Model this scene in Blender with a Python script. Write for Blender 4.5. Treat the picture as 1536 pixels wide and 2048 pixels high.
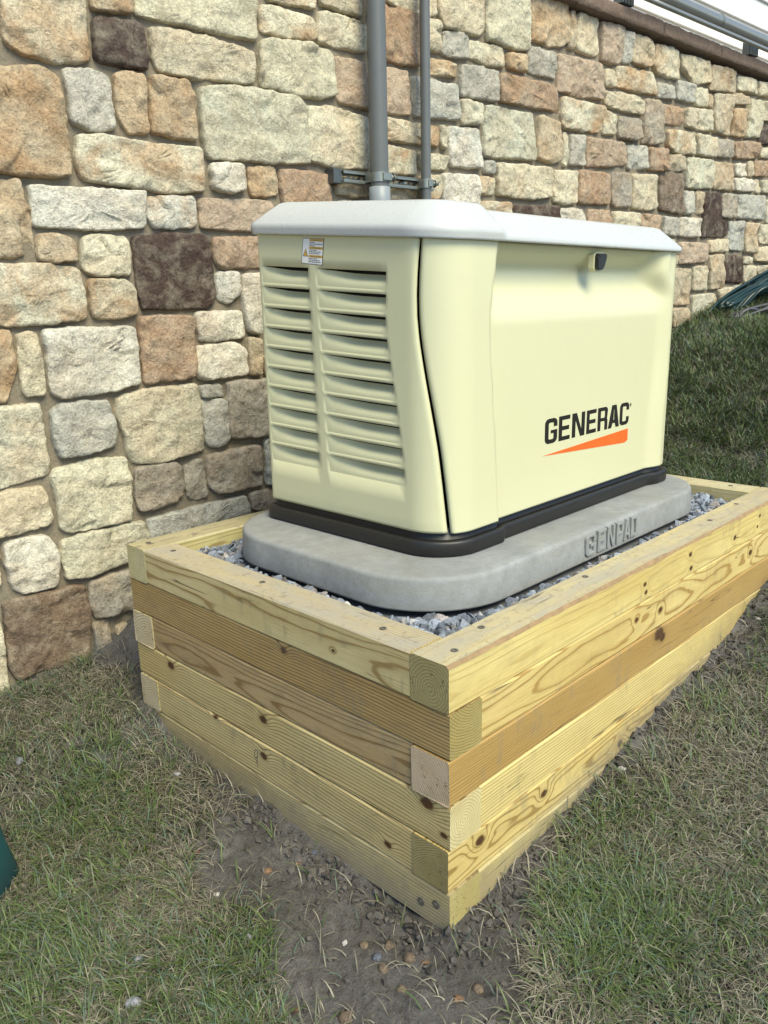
import bpy, bmesh, math, random
import numpy as np
from mathutils import Vector, Matrix, noise as mnoise
from mathutils.geometry import tessellate_polygon

for o in list(bpy.data.objects):
    bpy.data.objects.remove(o, do_unlink=True)
sc = bpy.context.scene
COL = sc.collection

# ------------------------------------------------------------ camera
CAM = Vector((-0.93016, -0.77586, 0.58471))
AZ, EL, ROLL, FPX = 0.778806, -0.257802, -0.023299, 1594.551
f_ = Vector((math.cos(EL)*math.cos(AZ), math.cos(EL)*math.sin(AZ), math.sin(EL)))
r_ = f_.cross(Vector((0, 0, 1))).normalized()
u_ = r_.cross(f_)
r2 = r_*math.cos(ROLL)+u_*math.sin(ROLL)
u2 = -r_*math.sin(ROLL)+u_*math.cos(ROLL)
cd = bpy.data.cameras.new('camera')
cam = bpy.data.objects.new('camera', cd)
COL.objects.link(cam)
cam.matrix_world = Matrix(((r2.x, u2.x, -f_.x, CAM.x), (r2.y, u2.y, -f_.y, CAM.y), (r2.z, u2.z, -f_.z, CAM.z), (0, 0, 0, 1)))
cd.sensor_fit = 'HORIZONTAL'
cd.sensor_width = 36.0
cd.lens = FPX/1536*36.0
cd.clip_start = 0.02
cd.clip_end = 500
sc.camera = cam

# ------------------------------------------------------------ sky, sun, exposure
SUN_DIR = Vector((-0.20, -0.90, 1.08)).normalized()      # towards the sun
world = bpy.data.worlds.new('World')
sc.world = world
world.use_nodes = True
wn = world.node_tree
wn.nodes.clear()
sky = wn.nodes.new('ShaderNodeTexSky')
sky.sky_type = 'NISHITA'
sky.sun_disc = False
sky.sun_elevation = math.asin(SUN_DIR.z)
sky.sun_rotation = math.atan2(SUN_DIR.x, SUN_DIR.y)
sky.air_density = 1.0
sky.dust_density = 0.3
sky.ozone_density = 2.2
bg = wn.nodes.new('ShaderNodeBackground')
bg.inputs['Strength'].default_value = 0.12
wo = wn.nodes.new('ShaderNodeOutputWorld')
wn.links.new(sky.outputs[0], bg.inputs[0])
wn.links.new(bg.outputs[0], wo.inputs[0])
ld = bpy.data.lights.new('sun', 'SUN')
ld.energy = 2.7
ld.angle = math.radians(34)
ld.color = (1.0, 0.93, 0.68)
sun = bpy.data.objects.new('sun', ld)
COL.objects.link(sun)
sun.rotation_euler = (-SUN_DIR).to_track_quat('-Z', 'Y').to_euler()
sun.location = (1, -3, 5)
sc.view_settings.view_transform = 'Standard'
sc.view_settings.look = 'None'
sc.view_settings.gamma = 1.0
sc.view_settings.exposure = 1.0
sc.view_settings.use_curve_mapping = False

# ------------------------------------------------------------ helpers
RNG = np.random.default_rng(7)
random.seed(5)

def lk(o):
    COL.objects.link(o)
    return o

def tag(o, label=None, cat=None, group=None, kind=None):
    if label: o['label'] = label
    if cat: o['category'] = cat
    if group: o['group'] = group
    if kind: o['kind'] = kind
    return o

def empty(name, loc, label, cat, rz=0.0, group=None):
    o = bpy.data.objects.new(name, None)
    o.empty_display_size = 0.1
    o.location = loc
    o.rotation_euler = (0, 0, rz)
    lk(o)
    return tag(o, label, cat, group)

def pmesh(verts, faces, smooth=False):
    me = bpy.data.meshes.new('mesh')
    me.from_pydata([tuple(v) for v in verts], [], faces)
    if smooth:
        me.polygons.foreach_set('use_smooth', [True]*len(me.polygons))
    me.update()
    return me

def mobj(name, me, mat=None, parent=None):
    o = bpy.data.objects.new(name, me)
    lk(o)
    if mat is not None and len(me.materials) == 0:
        me.materials.append(mat)
    if parent is not None:
        o.parent = parent
    return o

def fast_mesh(co, tris, smooth=False):
    me = bpy.data.meshes.new('mesh')
    n, m = len(co), len(tris)
    k = tris.shape[1]
    me.vertices.add(n)
    me.vertices.foreach_set('co', np.ascontiguousarray(co, dtype=np.float32).ravel())
    me.loops.add(m*k)
    me.loops.foreach_set('vertex_index', np.ascontiguousarray(tris, dtype=np.int32).ravel())
    me.polygons.add(m)
    me.polygons.foreach_set('loop_start', np.arange(0, m*k, k, dtype=np.int32))
    me.polygons.foreach_set('loop_total', np.full(m, k, dtype=np.int32))
    me.polygons.foreach_set('use_smooth', np.full(m, smooth, dtype=bool))
    me.update(calc_edges=True)
    me.validate()
    return me

def add_col(me, col):
    a = me.attributes.new('Col', 'FLOAT_COLOR', 'POINT')
    c = np.ones((len(col), 4), dtype=np.float32)
    c[:, :3] = col
    a.data.foreach_set('color', c.ravel())

def box_mesh(x0, x1, y0, y1, z0, z1, bev=0.0, seg=2):
    bm = bmesh.new()
    bmesh.ops.create_cube(bm, size=1.0)
    for v in bm.verts:
        v.co = Vector(((x0+x1)/2+v.co.x*(x1-x0), (y0+y1)/2+v.co.y*(y1-y0), (z0+z1)/2+v.co.z*(z1-z0)))
    if bev > 0:
        bmesh.ops.bevel(bm, geom=list(bm.edges), offset=bev, segments=seg, profile=0.6, affect='EDGES')
    me = bpy.data.meshes.new('mesh')
    bm.to_mesh(me)
    bm.free()
    return me

def tube_mesh(pts, rad, n=12, cap=True):
    """sweep a circle along a polyline; rad number or list"""
    pts = [Vector(p) for p in pts]
    m = len(pts)
    rs = rad if isinstance(rad, (list, tuple)) else [rad]*m
    vs, fs = [], []
    up = Vector((0.13, 0.31, 0.94)).normalized()
    for i, p in enumerate(pts):
        t = (pts[min(i+1, m-1)]-pts[max(i-1, 0)]).normalized()
        a = t.cross(up)
        if a.length < 1e-3: a = t.cross(Vector((1, 0, 0)))
        a.normalize()
        b = t.cross(a).normalized()
        for k in range(n):
            th = 2*math.pi*k/n
            vs.append(p+a*math.cos(th)*rs[i]+b*math.sin(th)*rs[i])
    for i in range(m-1):
        for k in range(n):
            fs.append((i*n+k, i*n+(k+1) % n, (i+1)*n+(k+1) % n, (i+1)*n+k))
    if cap:
        fs.append(tuple(range(n-1, -1, -1)))
        fs.append(tuple((m-1)*n+k for k in range(n)))
    me = pmesh(vs, fs, True)
    for p in me.polygons:
        if len(p.vertices) > 4: p.use_smooth = False
    return me

def catmull(pts, sub=8):
    P = [Vector(p) for p in pts]
    P = [P[0]*2-P[1]]+P+[P[-1]*2-P[-2]]
    out = []
    for i in range(1, len(P)-2):
        a, b, c, d = P[i-1:i+3]
        for k in range(sub):
            t = k/sub
            out.append(0.5*((2*b)+(c-a)*t+(2*a-5*b+4*c-d)*t*t+(3*b-a-3*c+d)*t**3))
    out.append(P[-2])
    return out

def sstep(a, b, x):
    t = min(1.0, max(0.0, (x-a)/(b-a)))
    return t*t*(3-2*t)

# vectorised value noise
def _hash(ix, iy, seed):
    h = (ix.astype(np.int64)*374761393+iy.astype(np.int64)*668265263+seed*69069) & 0x7fffffff
    h = ((h ^ (h >> 13))*1274126177) & 0x7fffffff
    return ((h ^ (h >> 16)) & 0xffff)/65535.0

def vnoise(x, y, seed=0):
    ix, iy = np.floor(x), np.floor(y)
    fx, fy = x-ix, y-iy
    fx = fx*fx*(3-2*fx)
    fy = fy*fy*(3-2*fy)
    a = _hash(ix, iy, seed); b = _hash(ix+1, iy, seed)
    c = _hash(ix, iy+1, seed); d = _hash(ix+1, iy+1, seed)
    return (a*(1-fx)+b*fx)*(1-fy)+(c*(1-fx)+d*fx)*fy

def fbm(x, y, seed=0, oct=4):
    v = 0; a = 0.5; s = 0
    for k in range(oct):
        v = v+a*vnoise(x*2**k, y*2**k, seed+k*17); s += a; a *= 0.5
    return v/s

# ------------------------------------------------------------ node helper
class NT:
    def __init__(self, name):
        self.mat = bpy.data.materials.new(name)
        self.mat.use_nodes = True
        self.t = self.mat.node_tree
        self.t.nodes.clear()
        self.out = self.t.nodes.new('ShaderNodeOutputMaterial')
        self.b = self.t.nodes.new('ShaderNodeBsdfPrincipled')
        self.t.links.new(self.b.outputs[0], self.out.inputs[0])
    def n(self, typ, **kw):
        nd = self.t.nodes.new('ShaderNode'+typ)
        for k, v in kw.items(): setattr(nd, k, v)
        return nd
    def put(self, sock, v):
        if v is None: return
        if isinstance(v, bpy.types.NodeSocket): self.t.links.new(v, sock)
        else: sock.default_value = v
    def math(self, op, a, b=None, c=None, clamp=False):
        nd = self.n('Math', operation=op)
        nd.use_clamp = clamp
        for i, v in enumerate((a, b, c)): self.put(nd.inputs[i], v)
        return nd.outputs[0]
    def vmath(self, op, a, b=None):
        nd = self.n('VectorMath', operation=op)
        self.put(nd.inputs[0], a)
        if b is not None: self.put(nd.inputs[1], b)
        return nd.outputs['Value'] if op in ('LENGTH', 'DISTANCE', 'DOT_PRODUCT') else nd.outputs[0]
    def noise(self, vec, scale, detail=4.0, rough=0.55, dist=0.0):
        nd = self.n('TexNoise')
        self.put(nd.inputs['Vector'], vec)
        nd.inputs['Scale'].default_value = scale
        nd.inputs['Detail'].default_value = detail
        nd.inputs['Roughness'].default_value = rough
        nd.inputs['Distortion'].default_value = dist
        return nd.outputs['Fac']
    def voro(self, vec, scale, feature='F1'):
        nd = self.n('TexVoronoi', feature=feature)
        self.put(nd.inputs['Vector'], vec)
        nd.inputs['Scale'].default_value = scale
        return nd
    def ramp(self, fac, stops, interp='LINEAR'):
        nd = self.n('ValToRGB')
        nd.color_ramp.interpolation = interp
        el = nd.color_ramp.elements
        while len(el) < len(stops): el.new(0.5)
        for e, (p, c) in zip(el, stops):
            e.position = p
            e.color = (c, c, c, 1) if isinstance(c, (int, float)) else (c[0], c[1], c[2], 1)
        self.put(nd.inputs[0], fac)
        return nd.outputs[0]
    def mix(self, fac, a, b, mode='MIX'):
        nd = self.n('Mix', data_type='RGBA', blend_type=mode)
        self.put(nd.inputs[0], fac)
        for i, v in ((6, a), (7, b)):
            if isinstance(v, tuple): v = (v[0], v[1], v[2], 1)
            self.put(nd.inputs[i], v)
        return nd.outputs[2]
    def bump(self, h, strength=0.5, dist=0.01, normal=None):
        nd = self.n('Bump')
        nd.inputs['Strength'].default_value = strength
        nd.inputs['Distance'].default_value = dist
        self.put(nd.inputs['Height'], h)
        if normal is not None: self.put(nd.inputs['Normal'], normal)
        return nd.outputs[0]
    def obj(self): return self.n('TexCoord').outputs['Object']
    def pos(self): return self.n('NewGeometry').outputs['Position']
    def set(self, **kw):
        for k, v in kw.items():
            s = self.b.inputs[k.replace('_', ' ')]
            if isinstance(v, tuple) and s.type == 'RGBA': v = (v[0], v[1], v[2], 1)
            self.put(s, v)
        return self.mat

def plain(name, col, rough=0.5, metal=0.0, spec=0.5, var=0.06, vscale=30, bump=0.0, bscale=200):
    m = NT(name)
    P = m.obj()
    nz = m.noise(P, vscale, 5)
    c = m.mix(nz, tuple(x*(1-var) for x in col), tuple(min(1, x*(1+var)) for x in col))
    kw = dict(Base_Color=c, Roughness=m.math('ADD', rough-0.06, m.math('MULTIPLY', nz, 0.12)), Metallic=metal, Specular_IOR_Level=spec)
    if bump > 0: kw['Normal'] = m.bump(m.noise(P, bscale, 3), bump, 0.002)
    return m.set(**kw)

# ------------------------------------------------------------ materials
def mat_stone():
    m = NT('field_stone')
    oi = m.n('ObjectInfo')
    P = m.pos()
    rnd = m.math('MULTIPLY', oi.outputs['Random'], 37.0)
    off = m.n('CombineXYZ'); m.put(off.inputs[0], rnd); m.put(off.inputs[2], rnd)
    Q = m.vmath('ADD', P, off.outputs[0])
    base = oi.outputs['Color']
    b1 = m.noise(Q, 7.0, 5, 0.6, 0.6)
    b2 = m.noise(Q, 16.0, 6, 0.65, 0.4)
    grain = m.noise(P, 170.0, 4, 0.75)
    grain2 = m.noise(P, 62.0, 6, 0.72)
    fac = m.math('MULTIPLY', m.ramp(b1, [(0.40, 0.0), (0.62, 1.0)]), oi.outputs['Alpha'])
    c = m.mix(fac, base, (0.42, 0.255, 0.13))
    gfac = m.math('MULTIPLY', m.ramp(b2, [(0.45, 0.0), (0.7, 1.0)]), 0.34)
    c = m.mix(gfac, c, (0.58, 0.53, 0.40))
    dfac = m.math('MULTIPLY', m.ramp(m.noise(Q, 11.0, 5, 0.6, 0.3), [(0.5, 0.0), (0.75, 1.0)]), 0.20)
    c = m.mix(dfac, c, (0.22, 0.185, 0.125))
    sp = m.ramp(grain, [(0.30, 0.50), (0.5, 1.0), (0.70, 1.38)])
    c = m.mix(0.75, c, m.mix(1.0, c, sp, 'MULTIPLY'))
    sp2 = m.ramp(grain2, [(0.3, 0.66), (0.5, 1.0), (0.7, 1.22)])
    c = m.mix(1.0, c, sp2, 'MULTIPLY')
    chip = m.noise(Q, 22.0, 7, 0.62, 0.8)
    vd = m.voro(Q, 26.0)
    h = m.math('ADD', m.math('MULTIPLY', chip, 0.7), m.math('MULTIPLY', vd.outputs['Distance'], 0.25))
    rn = m.n('TexNoise'); rn.noise_type = 'RIDGED_MULTIFRACTAL'
    m.put(rn.inputs['Vector'], Q); rn.inputs['Scale'].default_value = 8.0; rn.inputs['Detail'].default_value = 6.0
    nr = m.bump(rn.outputs['Fac'], 0.45, 0.016)
    nr = m.bump(h, 0.75, 0.026, nr)
    nr = m.bump(grain2, 0.75, 0.010, nr)
    nr = m.bump(grain, 0.6, 0.004, nr)
    return m.set(Base_Color=c, Roughness=0.9, Specular_IOR_Level=0.25, Normal=nr)

def mat_mortar():
    m = NT('mortar')
    P = m.pos()
    a = m.noise(P, 14, 6, 0.6); g = m.noise(P, 300, 3, 0.7)
    c = m.mix(a, (0.165, 0.140, 0.102), (0.26, 0.225, 0.168))
    c = m.mix(1.0, c, m.ramp(g, [(0.3, 0.75), (0.6, 1.1)]), 'MULTIPLY')
    nr = m.bump(m.noise(P, 40, 5), 0.6, 0.01)
    nr = m.bump(g, 0.5, 0.002, nr)
    return m.set(Base_Color=c, Roughness=0.95, Specular_IOR_Level=0.2, Normal=nr)

def mat_wood(name, seed, cy, cz, freq, light, dark, contrast=1.0, knots=(), grime=0.0, topdirt=0.0, wander=0.02, mud=0.0):
    """solid pine: growth rings round a pith that wanders along the length (object X)."""
    m = NT(name)
    P = m.obj()
    S = m.vmath('ADD', P, (seed*3.1, seed*1.7, seed*0.9))
    sep = m.n('SeparateXYZ'); m.put(sep.inputs[0], P)
    x, y, z = sep.outputs
    lowA = m.noise(m.vmath('MULTIPLY', S, (1.3, 0.4, 0.4)), 1.0, 2, 0.5)
    lowB = m.noise(m.vmath('MULTIPLY', m.vmath('ADD', S, (9.0, 4.0, 2.0)), (1.1, 0.4, 0.4)), 1.0, 2, 0.5)
    dy = m.math('SUBTRACT', m.math('SUBTRACT', y, cy), m.math('MULTIPLY', m.math('SUBTRACT', lowA, 0.5), wander*2))
    dz = m.math('SUBTRACT', m.math('SUBTRACT', z, cz), m.math('MULTIPLY', m.math('SUBTRACT', lowB, 0.5), wander*2))
    r = m.math('SQRT', m.math('ADD', m.math('MULTIPLY', dy, dy), m.math('MULTIPLY', dz, dz)))
    wob = m.noise(m.vmath('MULTIPLY', S, (3.0, 16.0, 16.0)), 1.0, 3, 0.5)
    r = m.math('ADD', r, m.math('MULTIPLY', m.math('SUBTRACT', wob, 0.5), 0.017))
    core = None
    halo = None
    for (kx, ky, kz, kr) in knots:
        d = m.vmath('LENGTH', m.vmath('MULTIPLY', m.vmath('SUBTRACT', P, (kx, ky, kz)), (0.72, 1.0, 1.0)))
        q = m.math('DIVIDE', d, kr*2.1)
        g = m.math('POWER', 2.718, m.math('MULTIPLY', m.math('MULTIPLY', q, q), -1.0))
        r = m.math('ADD', r, m.math('MULTIPLY', g, kr*1.6))
        jit = m.math('MULTIPLY', m.math('SUBTRACT', m.noise(m.vmath('MULTIPLY', S, (90.0, 90.0, 90.0)), 1.0, 2), 0.5), kr*0.7)
        dj = m.math('ADD', d, jit)
        cmask = m.math('SUBTRACT', 1.0, m.math('SMOOTH_MIN', m.math('DIVIDE', dj, kr), 1.0, 0.05), clamp=True)
        cmask = m.math('MULTIPLY', cmask, 3.0, clamp=True)
        hm = m.math('SUBTRACT', 1.0, m.math('DIVIDE', dj, kr*1.7), clamp=True)
        core = cmask if core is None else m.math('MAXIMUM', core, cmask)
        halo = hm if halo is None else m.math('MAXIMUM', halo, hm)
    fw = m.math('MULTIPLY', m.math('ADD', 0.8, m.math('MULTIPLY', m.noise(m.vmath('MULTIPLY', S, (0.5, 7.0, 7.0)), 1.0, 2), 0.4)), freq)
    ring = m.math('FRACT', m.math('MULTIPLY', r, freq))
    rp = m.ramp(ring, [(0.0, 0.15), (0.45, 0.0), (0.70, 0.22), (0.84, 1.0), (0.93, 0.9), (1.0, 0.15)])
    fib = m.noise(m.vmath('MULTIPLY', S, (9.0, 330.0, 330.0)), 1.0, 3, 0.6)
    fib2 = m.noise(m.vmath('MULTIPLY', S, (3.0, 60.0, 60.0)), 1.0, 3, 0.6)
    big = m.noise(m.vmath('MULTIPLY', S, (2.2, 9.0, 9.0)), 1.0, 3, 0.55)
    lt = m.mix(m.ramp(big, [(0.35, 0.0), (0.7, 1.0)]), light, tuple(light[i]*(0.86, 0.80, 0.70)[i] for i in range(3)))
    rf = m.math('MULTIPLY', rp, m.math('MULTIPLY', m.math('ADD', 0.45, m.math('MULTIPLY', fib2, 0.9)), 1.2*contrast), clamp=True)
    c = m.mix(rf, lt, dark)
    c = m.mix(1.0, c, m.ramp(fib, [(0.25, 0.86), (0.5, 1.0), (0.75, 1.08)]), 'MULTIPLY')
    if core is not None:
        c = m.mix(m.math('MULTIPLY', halo, 0.8), c, tuple(d*0.62 for d in dark))
        c = m.mix(core, c, (0.075, 0.035, 0.014))
    if grime > 0:
        gm = m.noise(m.vmath('MULTIPLY', S, (5.0, 11.0, 11.0)), 1.0, 5, 0.7, 0.5)
        c = m.mix(m.math('MULTIPLY', m.ramp(gm, [(0.50, 0.0), (0.70, 1.0)]), grime), c, (0.15, 0.125, 0.09))
        sm = m.noise(m.vmath('MULTIPLY', S, (46.0, 9.0, 9.0)), 1.0, 4, 0.6, 0.3)
        pm = m.noise(m.vmath('MULTIPLY', S, (7.0, 14.0, 14.0)), 1.0, 3, 0.6)
        sw = m.math('MULTIPLY', m.ramp(sm, [(0.5, 0.0), (0.68, 1.0)]), m.ramp(pm, [(0.5, 0.0), (0.62, 1.0)]))
        c = m.mix(m.math('MULTIPLY', sw, 0.42), c, (0.20, 0.175, 0.125))
        dk = m.noise(m.vmath('MULTIPLY', S, (14.0, 40.0, 40.0)), 1.0, 5, 0.7, 0.6)
        c = m.mix(m.math('MULTIPLY', m.ramp(dk, [(0.64, 0.0), (0.76, 1.0)]), 0.5), c, (0.085, 0.075, 0.06))
    if topdirt > 0:
        nz = m.n('SeparateXYZ'); m.put(nz.inputs[0], m.n('NewGeometry').outputs['True Normal'])
        up = m.math('GREATER_THAN', nz.outputs[2], 0.6)
        dm = m.noise(m.vmath('MULTIPLY', S, (6.0, 22.0, 22.0)), 1.0, 6, 0.65, 0.4)
        dd = m.math('MULTIPLY', m.math('MULTIPLY', m.ramp(dm, [(0.3, 0.35), (0.65, 1.0)]), up), topdirt)
        c = m.mix(dd, c, (0.36, 0.33, 0.265))
        sp = m.noise(S, 60.0, 6, 0.75, 0.6)
        c = m.mix(m.math('MULTIPLY', m.math('MULTIPLY', m.ramp(sp, [(0.54, 0.0), (0.68, 1.0)]), up), 0.6), c, (0.16, 0.13, 0.10))
    if mud > 0:
        wp = m.n('SeparateXYZ'); m.put(wp.inputs[0], m.pos())
        lvl = m.math('ADD', m.math('MULTIPLY', wp.outputs[0], 0.165), -0.545)
        hg = m.math('SUBTRACT', wp.outputs[2], lvl)
        mn = m.noise(m.pos(), 30.0, 7, 0.75, 0.6)
        mm = m.math('SUBTRACT', m.math('MULTIPLY', mn, 0.15), hg)
        c = m.mix(m.math('MULTIPLY', m.ramp(m.math('MULTIPLY', mm, 9.0), [(0.0, 0.0), (0.25, 0.6), (0.7, 1.0)]), mud), c, (0.20, 0.175, 0.135))
    ck = m.noise(m.vmath('MULTIPLY', S, (1.6, 42.0, 42.0)), 1.0, 2, 0.5)
    ckm = m.ramp(m.math('ABSOLUTE', m.math('SUBTRACT', ck, 0.5)), [(0.004, 1.0), (0.012, 0.0)])
    ckp = m.ramp(m.noise(m.vmath('MULTIPLY', m.vmath('ADD', S, (5.0, 2.0, 8.0)), (3.5, 12.0, 12.0)), 1.0, 2), [(0.55, 0.0), (0.62, 1.0)])
    cks = m.math('MULTIPLY', ckm, ckp)
    c = m.mix(m.math('MULTIPLY', cks, 0.75), c, (0.07, 0.05, 0.03))
    nr = m.bump(fib, 0.3, 0.0018)
    nr = m.bump(cks, -0.6, 0.003, nr)
    nr = m.bump(rp, 0.22, 0.0012, nr)
    rough = 0.62
    return m.set(Base_Color=c, Roughness=rough, Specular_IOR_Level=0.3, Normal=nr)

def mat_paint(name, col, rough=0.34, dirt=1.0):
    m = NT(name)
    P = m.obj()
    big = m.noise(P, 3.0, 4, 0.5)
    c = m.mix(big, tuple(x*0.965 for x in col), tuple(min(1, x*1.03) for x in col))
    dust = m.noise(P, 22.0, 6, 0.7)
    c = m.mix(m.math('MULTIPLY', m.ramp(dust, [(0.5, 0.0), (0.8, 1.0)]), 0.14*dirt), c, (0.50, 0.46, 0.36))
    sp = m.voro(P, 42.0)
    speck = m.ramp(sp.outputs['Distance'], [(0.028, 1.0), (0.045, 0.0)])
    rsel = m.n('SeparateColor'); m.put(rsel.inputs[0], sp.outputs['Color'])
    pick = m.math('GREATER_THAN', rsel.outputs[0], 0.93)
    c = m.mix(m.math('MULTIPLY', m.math('MULTIPLY', speck, pick), 0.7), c, (0.12, 0.10, 0.07))
    nr = m.bump(m.noise(P, 420, 2, 0.5), 0.03*dirt, 0.001)
    rg = m.math('ADD', rough-0.05, m.math('MULTIPLY', dust, 0.14))
    return m.set(Base_Color=c, Roughness=rg, Specular_IOR_Level=0.5, Normal=nr)

def mat_concrete():
    m = NT('concrete')
    P = m.obj()
    a = m.noise(P, 6, 6, 0.6, 0.5); b = m.noise(P, 38, 6, 0.65); g = m.noise(P, 350, 2, 0.6)
    c = m.mix(m.ramp(a, [(0.3, 0.0), (0.7, 1.0)]), (0.225, 0.233, 0.235), (0.315, 0.323, 0.322))
    c = m.mix(m.math('MULTIPLY', m.ramp(b, [(0.42, 0.0), (0.68, 1.0)]), 0.38), c, (0.165, 0.165, 0.15))
    v = m.voro(P, 55)
    pit = m.ramp(v.outputs['Distance'], [(0.06, 1.0), (0.11, 0.0)])
    rs = m.n('SeparateColor'); m.put(rs.inputs[0], v.outputs['Color'])
    pit = m.math('MULTIPLY', pit, m.math('GREATER_THAN', rs.outputs[1], 0.6))
    c = m.mix(m.math('MULTIPLY', pit, 0.75), c, (0.10, 0.095, 0.08))
    st = m.noise(m.vmath('MULTIPLY', P, (3.0, 3.0, 26.0)), 1.0, 5, 0.65, 0.7)
    c = m.mix(m.math('MULTIPLY', m.ramp(st, [(0.45, 0.0), (0.7, 1.0)]), 0.30), c, (0.23, 0.22, 0.165))
    c = m.mix(1.0, c, m.ramp(g, [(0.3, 0.9), (0.7, 1.07)]), 'MULTIPLY')
    nr = m.bump(b, 0.22, 0.006)
    nr = m.bump(pit, -0.5, 0.003, nr)
    nr = m.bump(g, 0.15, 0.001, nr)
    return m.set(Base_Color=c, Roughness=0.72, Specular_IOR_Level=0.35, Normal=nr)

def mat_soil():
    m = NT('soil')
    P = m.pos()
    a = m.noise(P, 5, 6, 0.6, 0.4); b = m.noise(P, 45, 7, 0.7); g = m.noise(P, 240, 4, 0.7)
    c = m.mix(m.ramp(a, [(0.35, 0.0), (0.65, 1.0)]), (0.095, 0.088, 0.080), (0.172, 0.163, 0.154))
    c = m.mix(m.math('MULTIPLY', m.ramp(b, [(0.45, 0.0), (0.7, 1.0)]), 0.5), c, (0.055, 0.047, 0.040))
    sp = m.voro(P, 150)
    sel = m.n('SeparateColor'); m.put(sel.inputs[0], sp.outputs['Color'])
    spk = m.math('MULTIPLY', m.ramp(sp.outputs['Distance'], [(0.12, 1.0), (0.2, 0.0)]), m.math('GREATER_THAN', sel.outputs[0], 0.93))
    c = m.mix(m.math('MULTIPLY', spk, 0.7), c, m.mix(sel.outputs[1], (0.30, 0.27, 0.23), (0.30, 0.15, 0.08)))
    c = m.mix(1.0, c, m.ramp(g, [(0.3, 0.7), (0.65, 1.2)]), 'MULTIPLY')
    nr = m.bump(b, 0.8, 0.02)
    nr = m.bump(g, 0.7, 0.005, nr)
    rg = m.ramp(a, [(0.3, 0.95), (0.7, 0.62)])
    return m.set(Base_Color=c, Roughness=rg, Specular_IOR_Level=0.3, Normal=nr)

def mat_attr(name, rough=0.7, spec=0.3, grain=0.0, gscale=300, bump=0.0, trans=0.0):
    m = NT(name)
    a = m.n('Attribute'); a.attribute_name = 'Col'
    c = a.outputs['Color']
    kw = {}
    if grain > 0:
        g = m.noise(m.pos(), gscale, 4, 0.7)
        c = m.mix(1.0, c, m.ramp(g, [(0.28, 1-grain), (0.5, 1.0), (0.72, 1+grain*0.8)]), 'MULTIPLY')
        if bump > 0: kw['Normal'] = m.bump(g, bump, 0.003)
    mt = m.set(Base_Color=c, Roughness=rough, Specular_IOR_Level=spec, **kw)
    return mt

M = {}
M['stone'] = mat_stone()
M['mortar'] = mat_mortar()
M['paint'] = mat_paint('bisque_paint', (0.575, 0.565, 0.36))
M['lid_sky_tint'] = mat_paint('lid_sky_tint', (0.485, 0.50, 0.49), 0.26, 0.1)  # sky reflection on the bisque lid, put into its colour as a bluish tint
M['black'] = plain('black_plastic', (0.013, 0.0125, 0.0115), 0.46, var=0.3, vscale=60, bump=0.12)
M['void'] = plain('dark_screen', (0.012, 0.012, 0.012), 0.8)
M['concrete'] = mat_concrete()
M['soil'] = mat_soil()
M['grass'] = mat_attr('grass_blades', 0.55, 0.35)
M['gravel'] = mat_attr('crushed_gravel', 0.85, 0.3, 0.45, 260, 0.5)
M['crumb'] = mat_attr('soil_crumb', 0.95, 0.15, 0.3, 300, 0.5)
M['pvc'] = plain('grey_pvc', (0.105, 0.112, 0.110), 0.42, var=0.1, vscale=14)
M['pvc_light'] = plain('pale_grey_pvc', (0.23, 0.255, 0.27), 0.45, var=0.08, vscale=14)
M['zinc'] = plain('zinc_plated_steel', (0.27, 0.28, 0.25), 0.40, metal=0.8, var=0.15, vscale=50)
M['steel'] = plain('dark_steel', (0.10, 0.11, 0.11), 0.4, metal=0.6, var=0.2, vscale=40)
M['chrome'] = plain('brushed_tube', (0.27, 0.275, 0.26), 0.33, metal=0.55, var=0.08, vscale=20)
M['ink'] = plain('black_vinyl', (0.012, 0.012, 0.010), 0.22)
M['orange'] = plain('orange_vinyl', (0.72, 0.13, 0.02), 0.3)
M['white'] = plain('white_vinyl', (0.78, 0.78, 0.76), 0.4)
M['ochre'] = plain('amber_print', (0.58, 0.36, 0.07), 0.4)
M['print'] = plain('dark_print', (0.05, 0.05, 0.06), 0.5)
M['siding'] = plain('cream_siding', (0.80, 0.77, 0.70), 0.5, var=0.04, vscale=8, bump=0.05)
M['siding_grey'] = plain('pale_grey_trim', (0.62, 0.62, 0.60), 0.5, var=0.04, vscale=8)
M['teal'] = plain('teal_plastic', (0.014, 0.075, 0.085), 0.36, var=0.2, vscale=25)
M['hose'] = plain('green_hose', (0.006, 0.026, 0.026), 0.34, var=0.35, vscale=9)
M['cable'] = plain('grey_cable', (0.06, 0.057, 0.072), 0.45, var=0.2, vscale=12)
def mat_coping():
    m = NT('brown_coping')
    P = m.pos()
    a = m.noise(P, 9, 6, 0.6, 0.4); g = m.noise(P, 150, 4, 0.7); b = m.noise(P, 40, 5, 0.7)
    c = m.mix(a, (0.115, 0.078, 0.058), (0.21, 0.155, 0.12))
    c = m.mix(m.math('MULTIPLY', m.ramp(b, [(0.5, 0.0), (0.75, 1.0)]), 0.4), c, (0.30, 0.24, 0.19))
    c = m.mix(1.0, c, m.ramp(g, [(0.3, 0.75), (0.65, 1.15)]), 'MULTIPLY')
    nr = m.bump(m.math('ADD', b, m.math('MULTIPLY', g, 0.3)), 0.7, 0.01)
    return m.set(Base_Color=c, Roughness=0.85, Specular_IOR_Level=0.25, Normal=nr)
M['coping'] = mat_coping()
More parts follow.
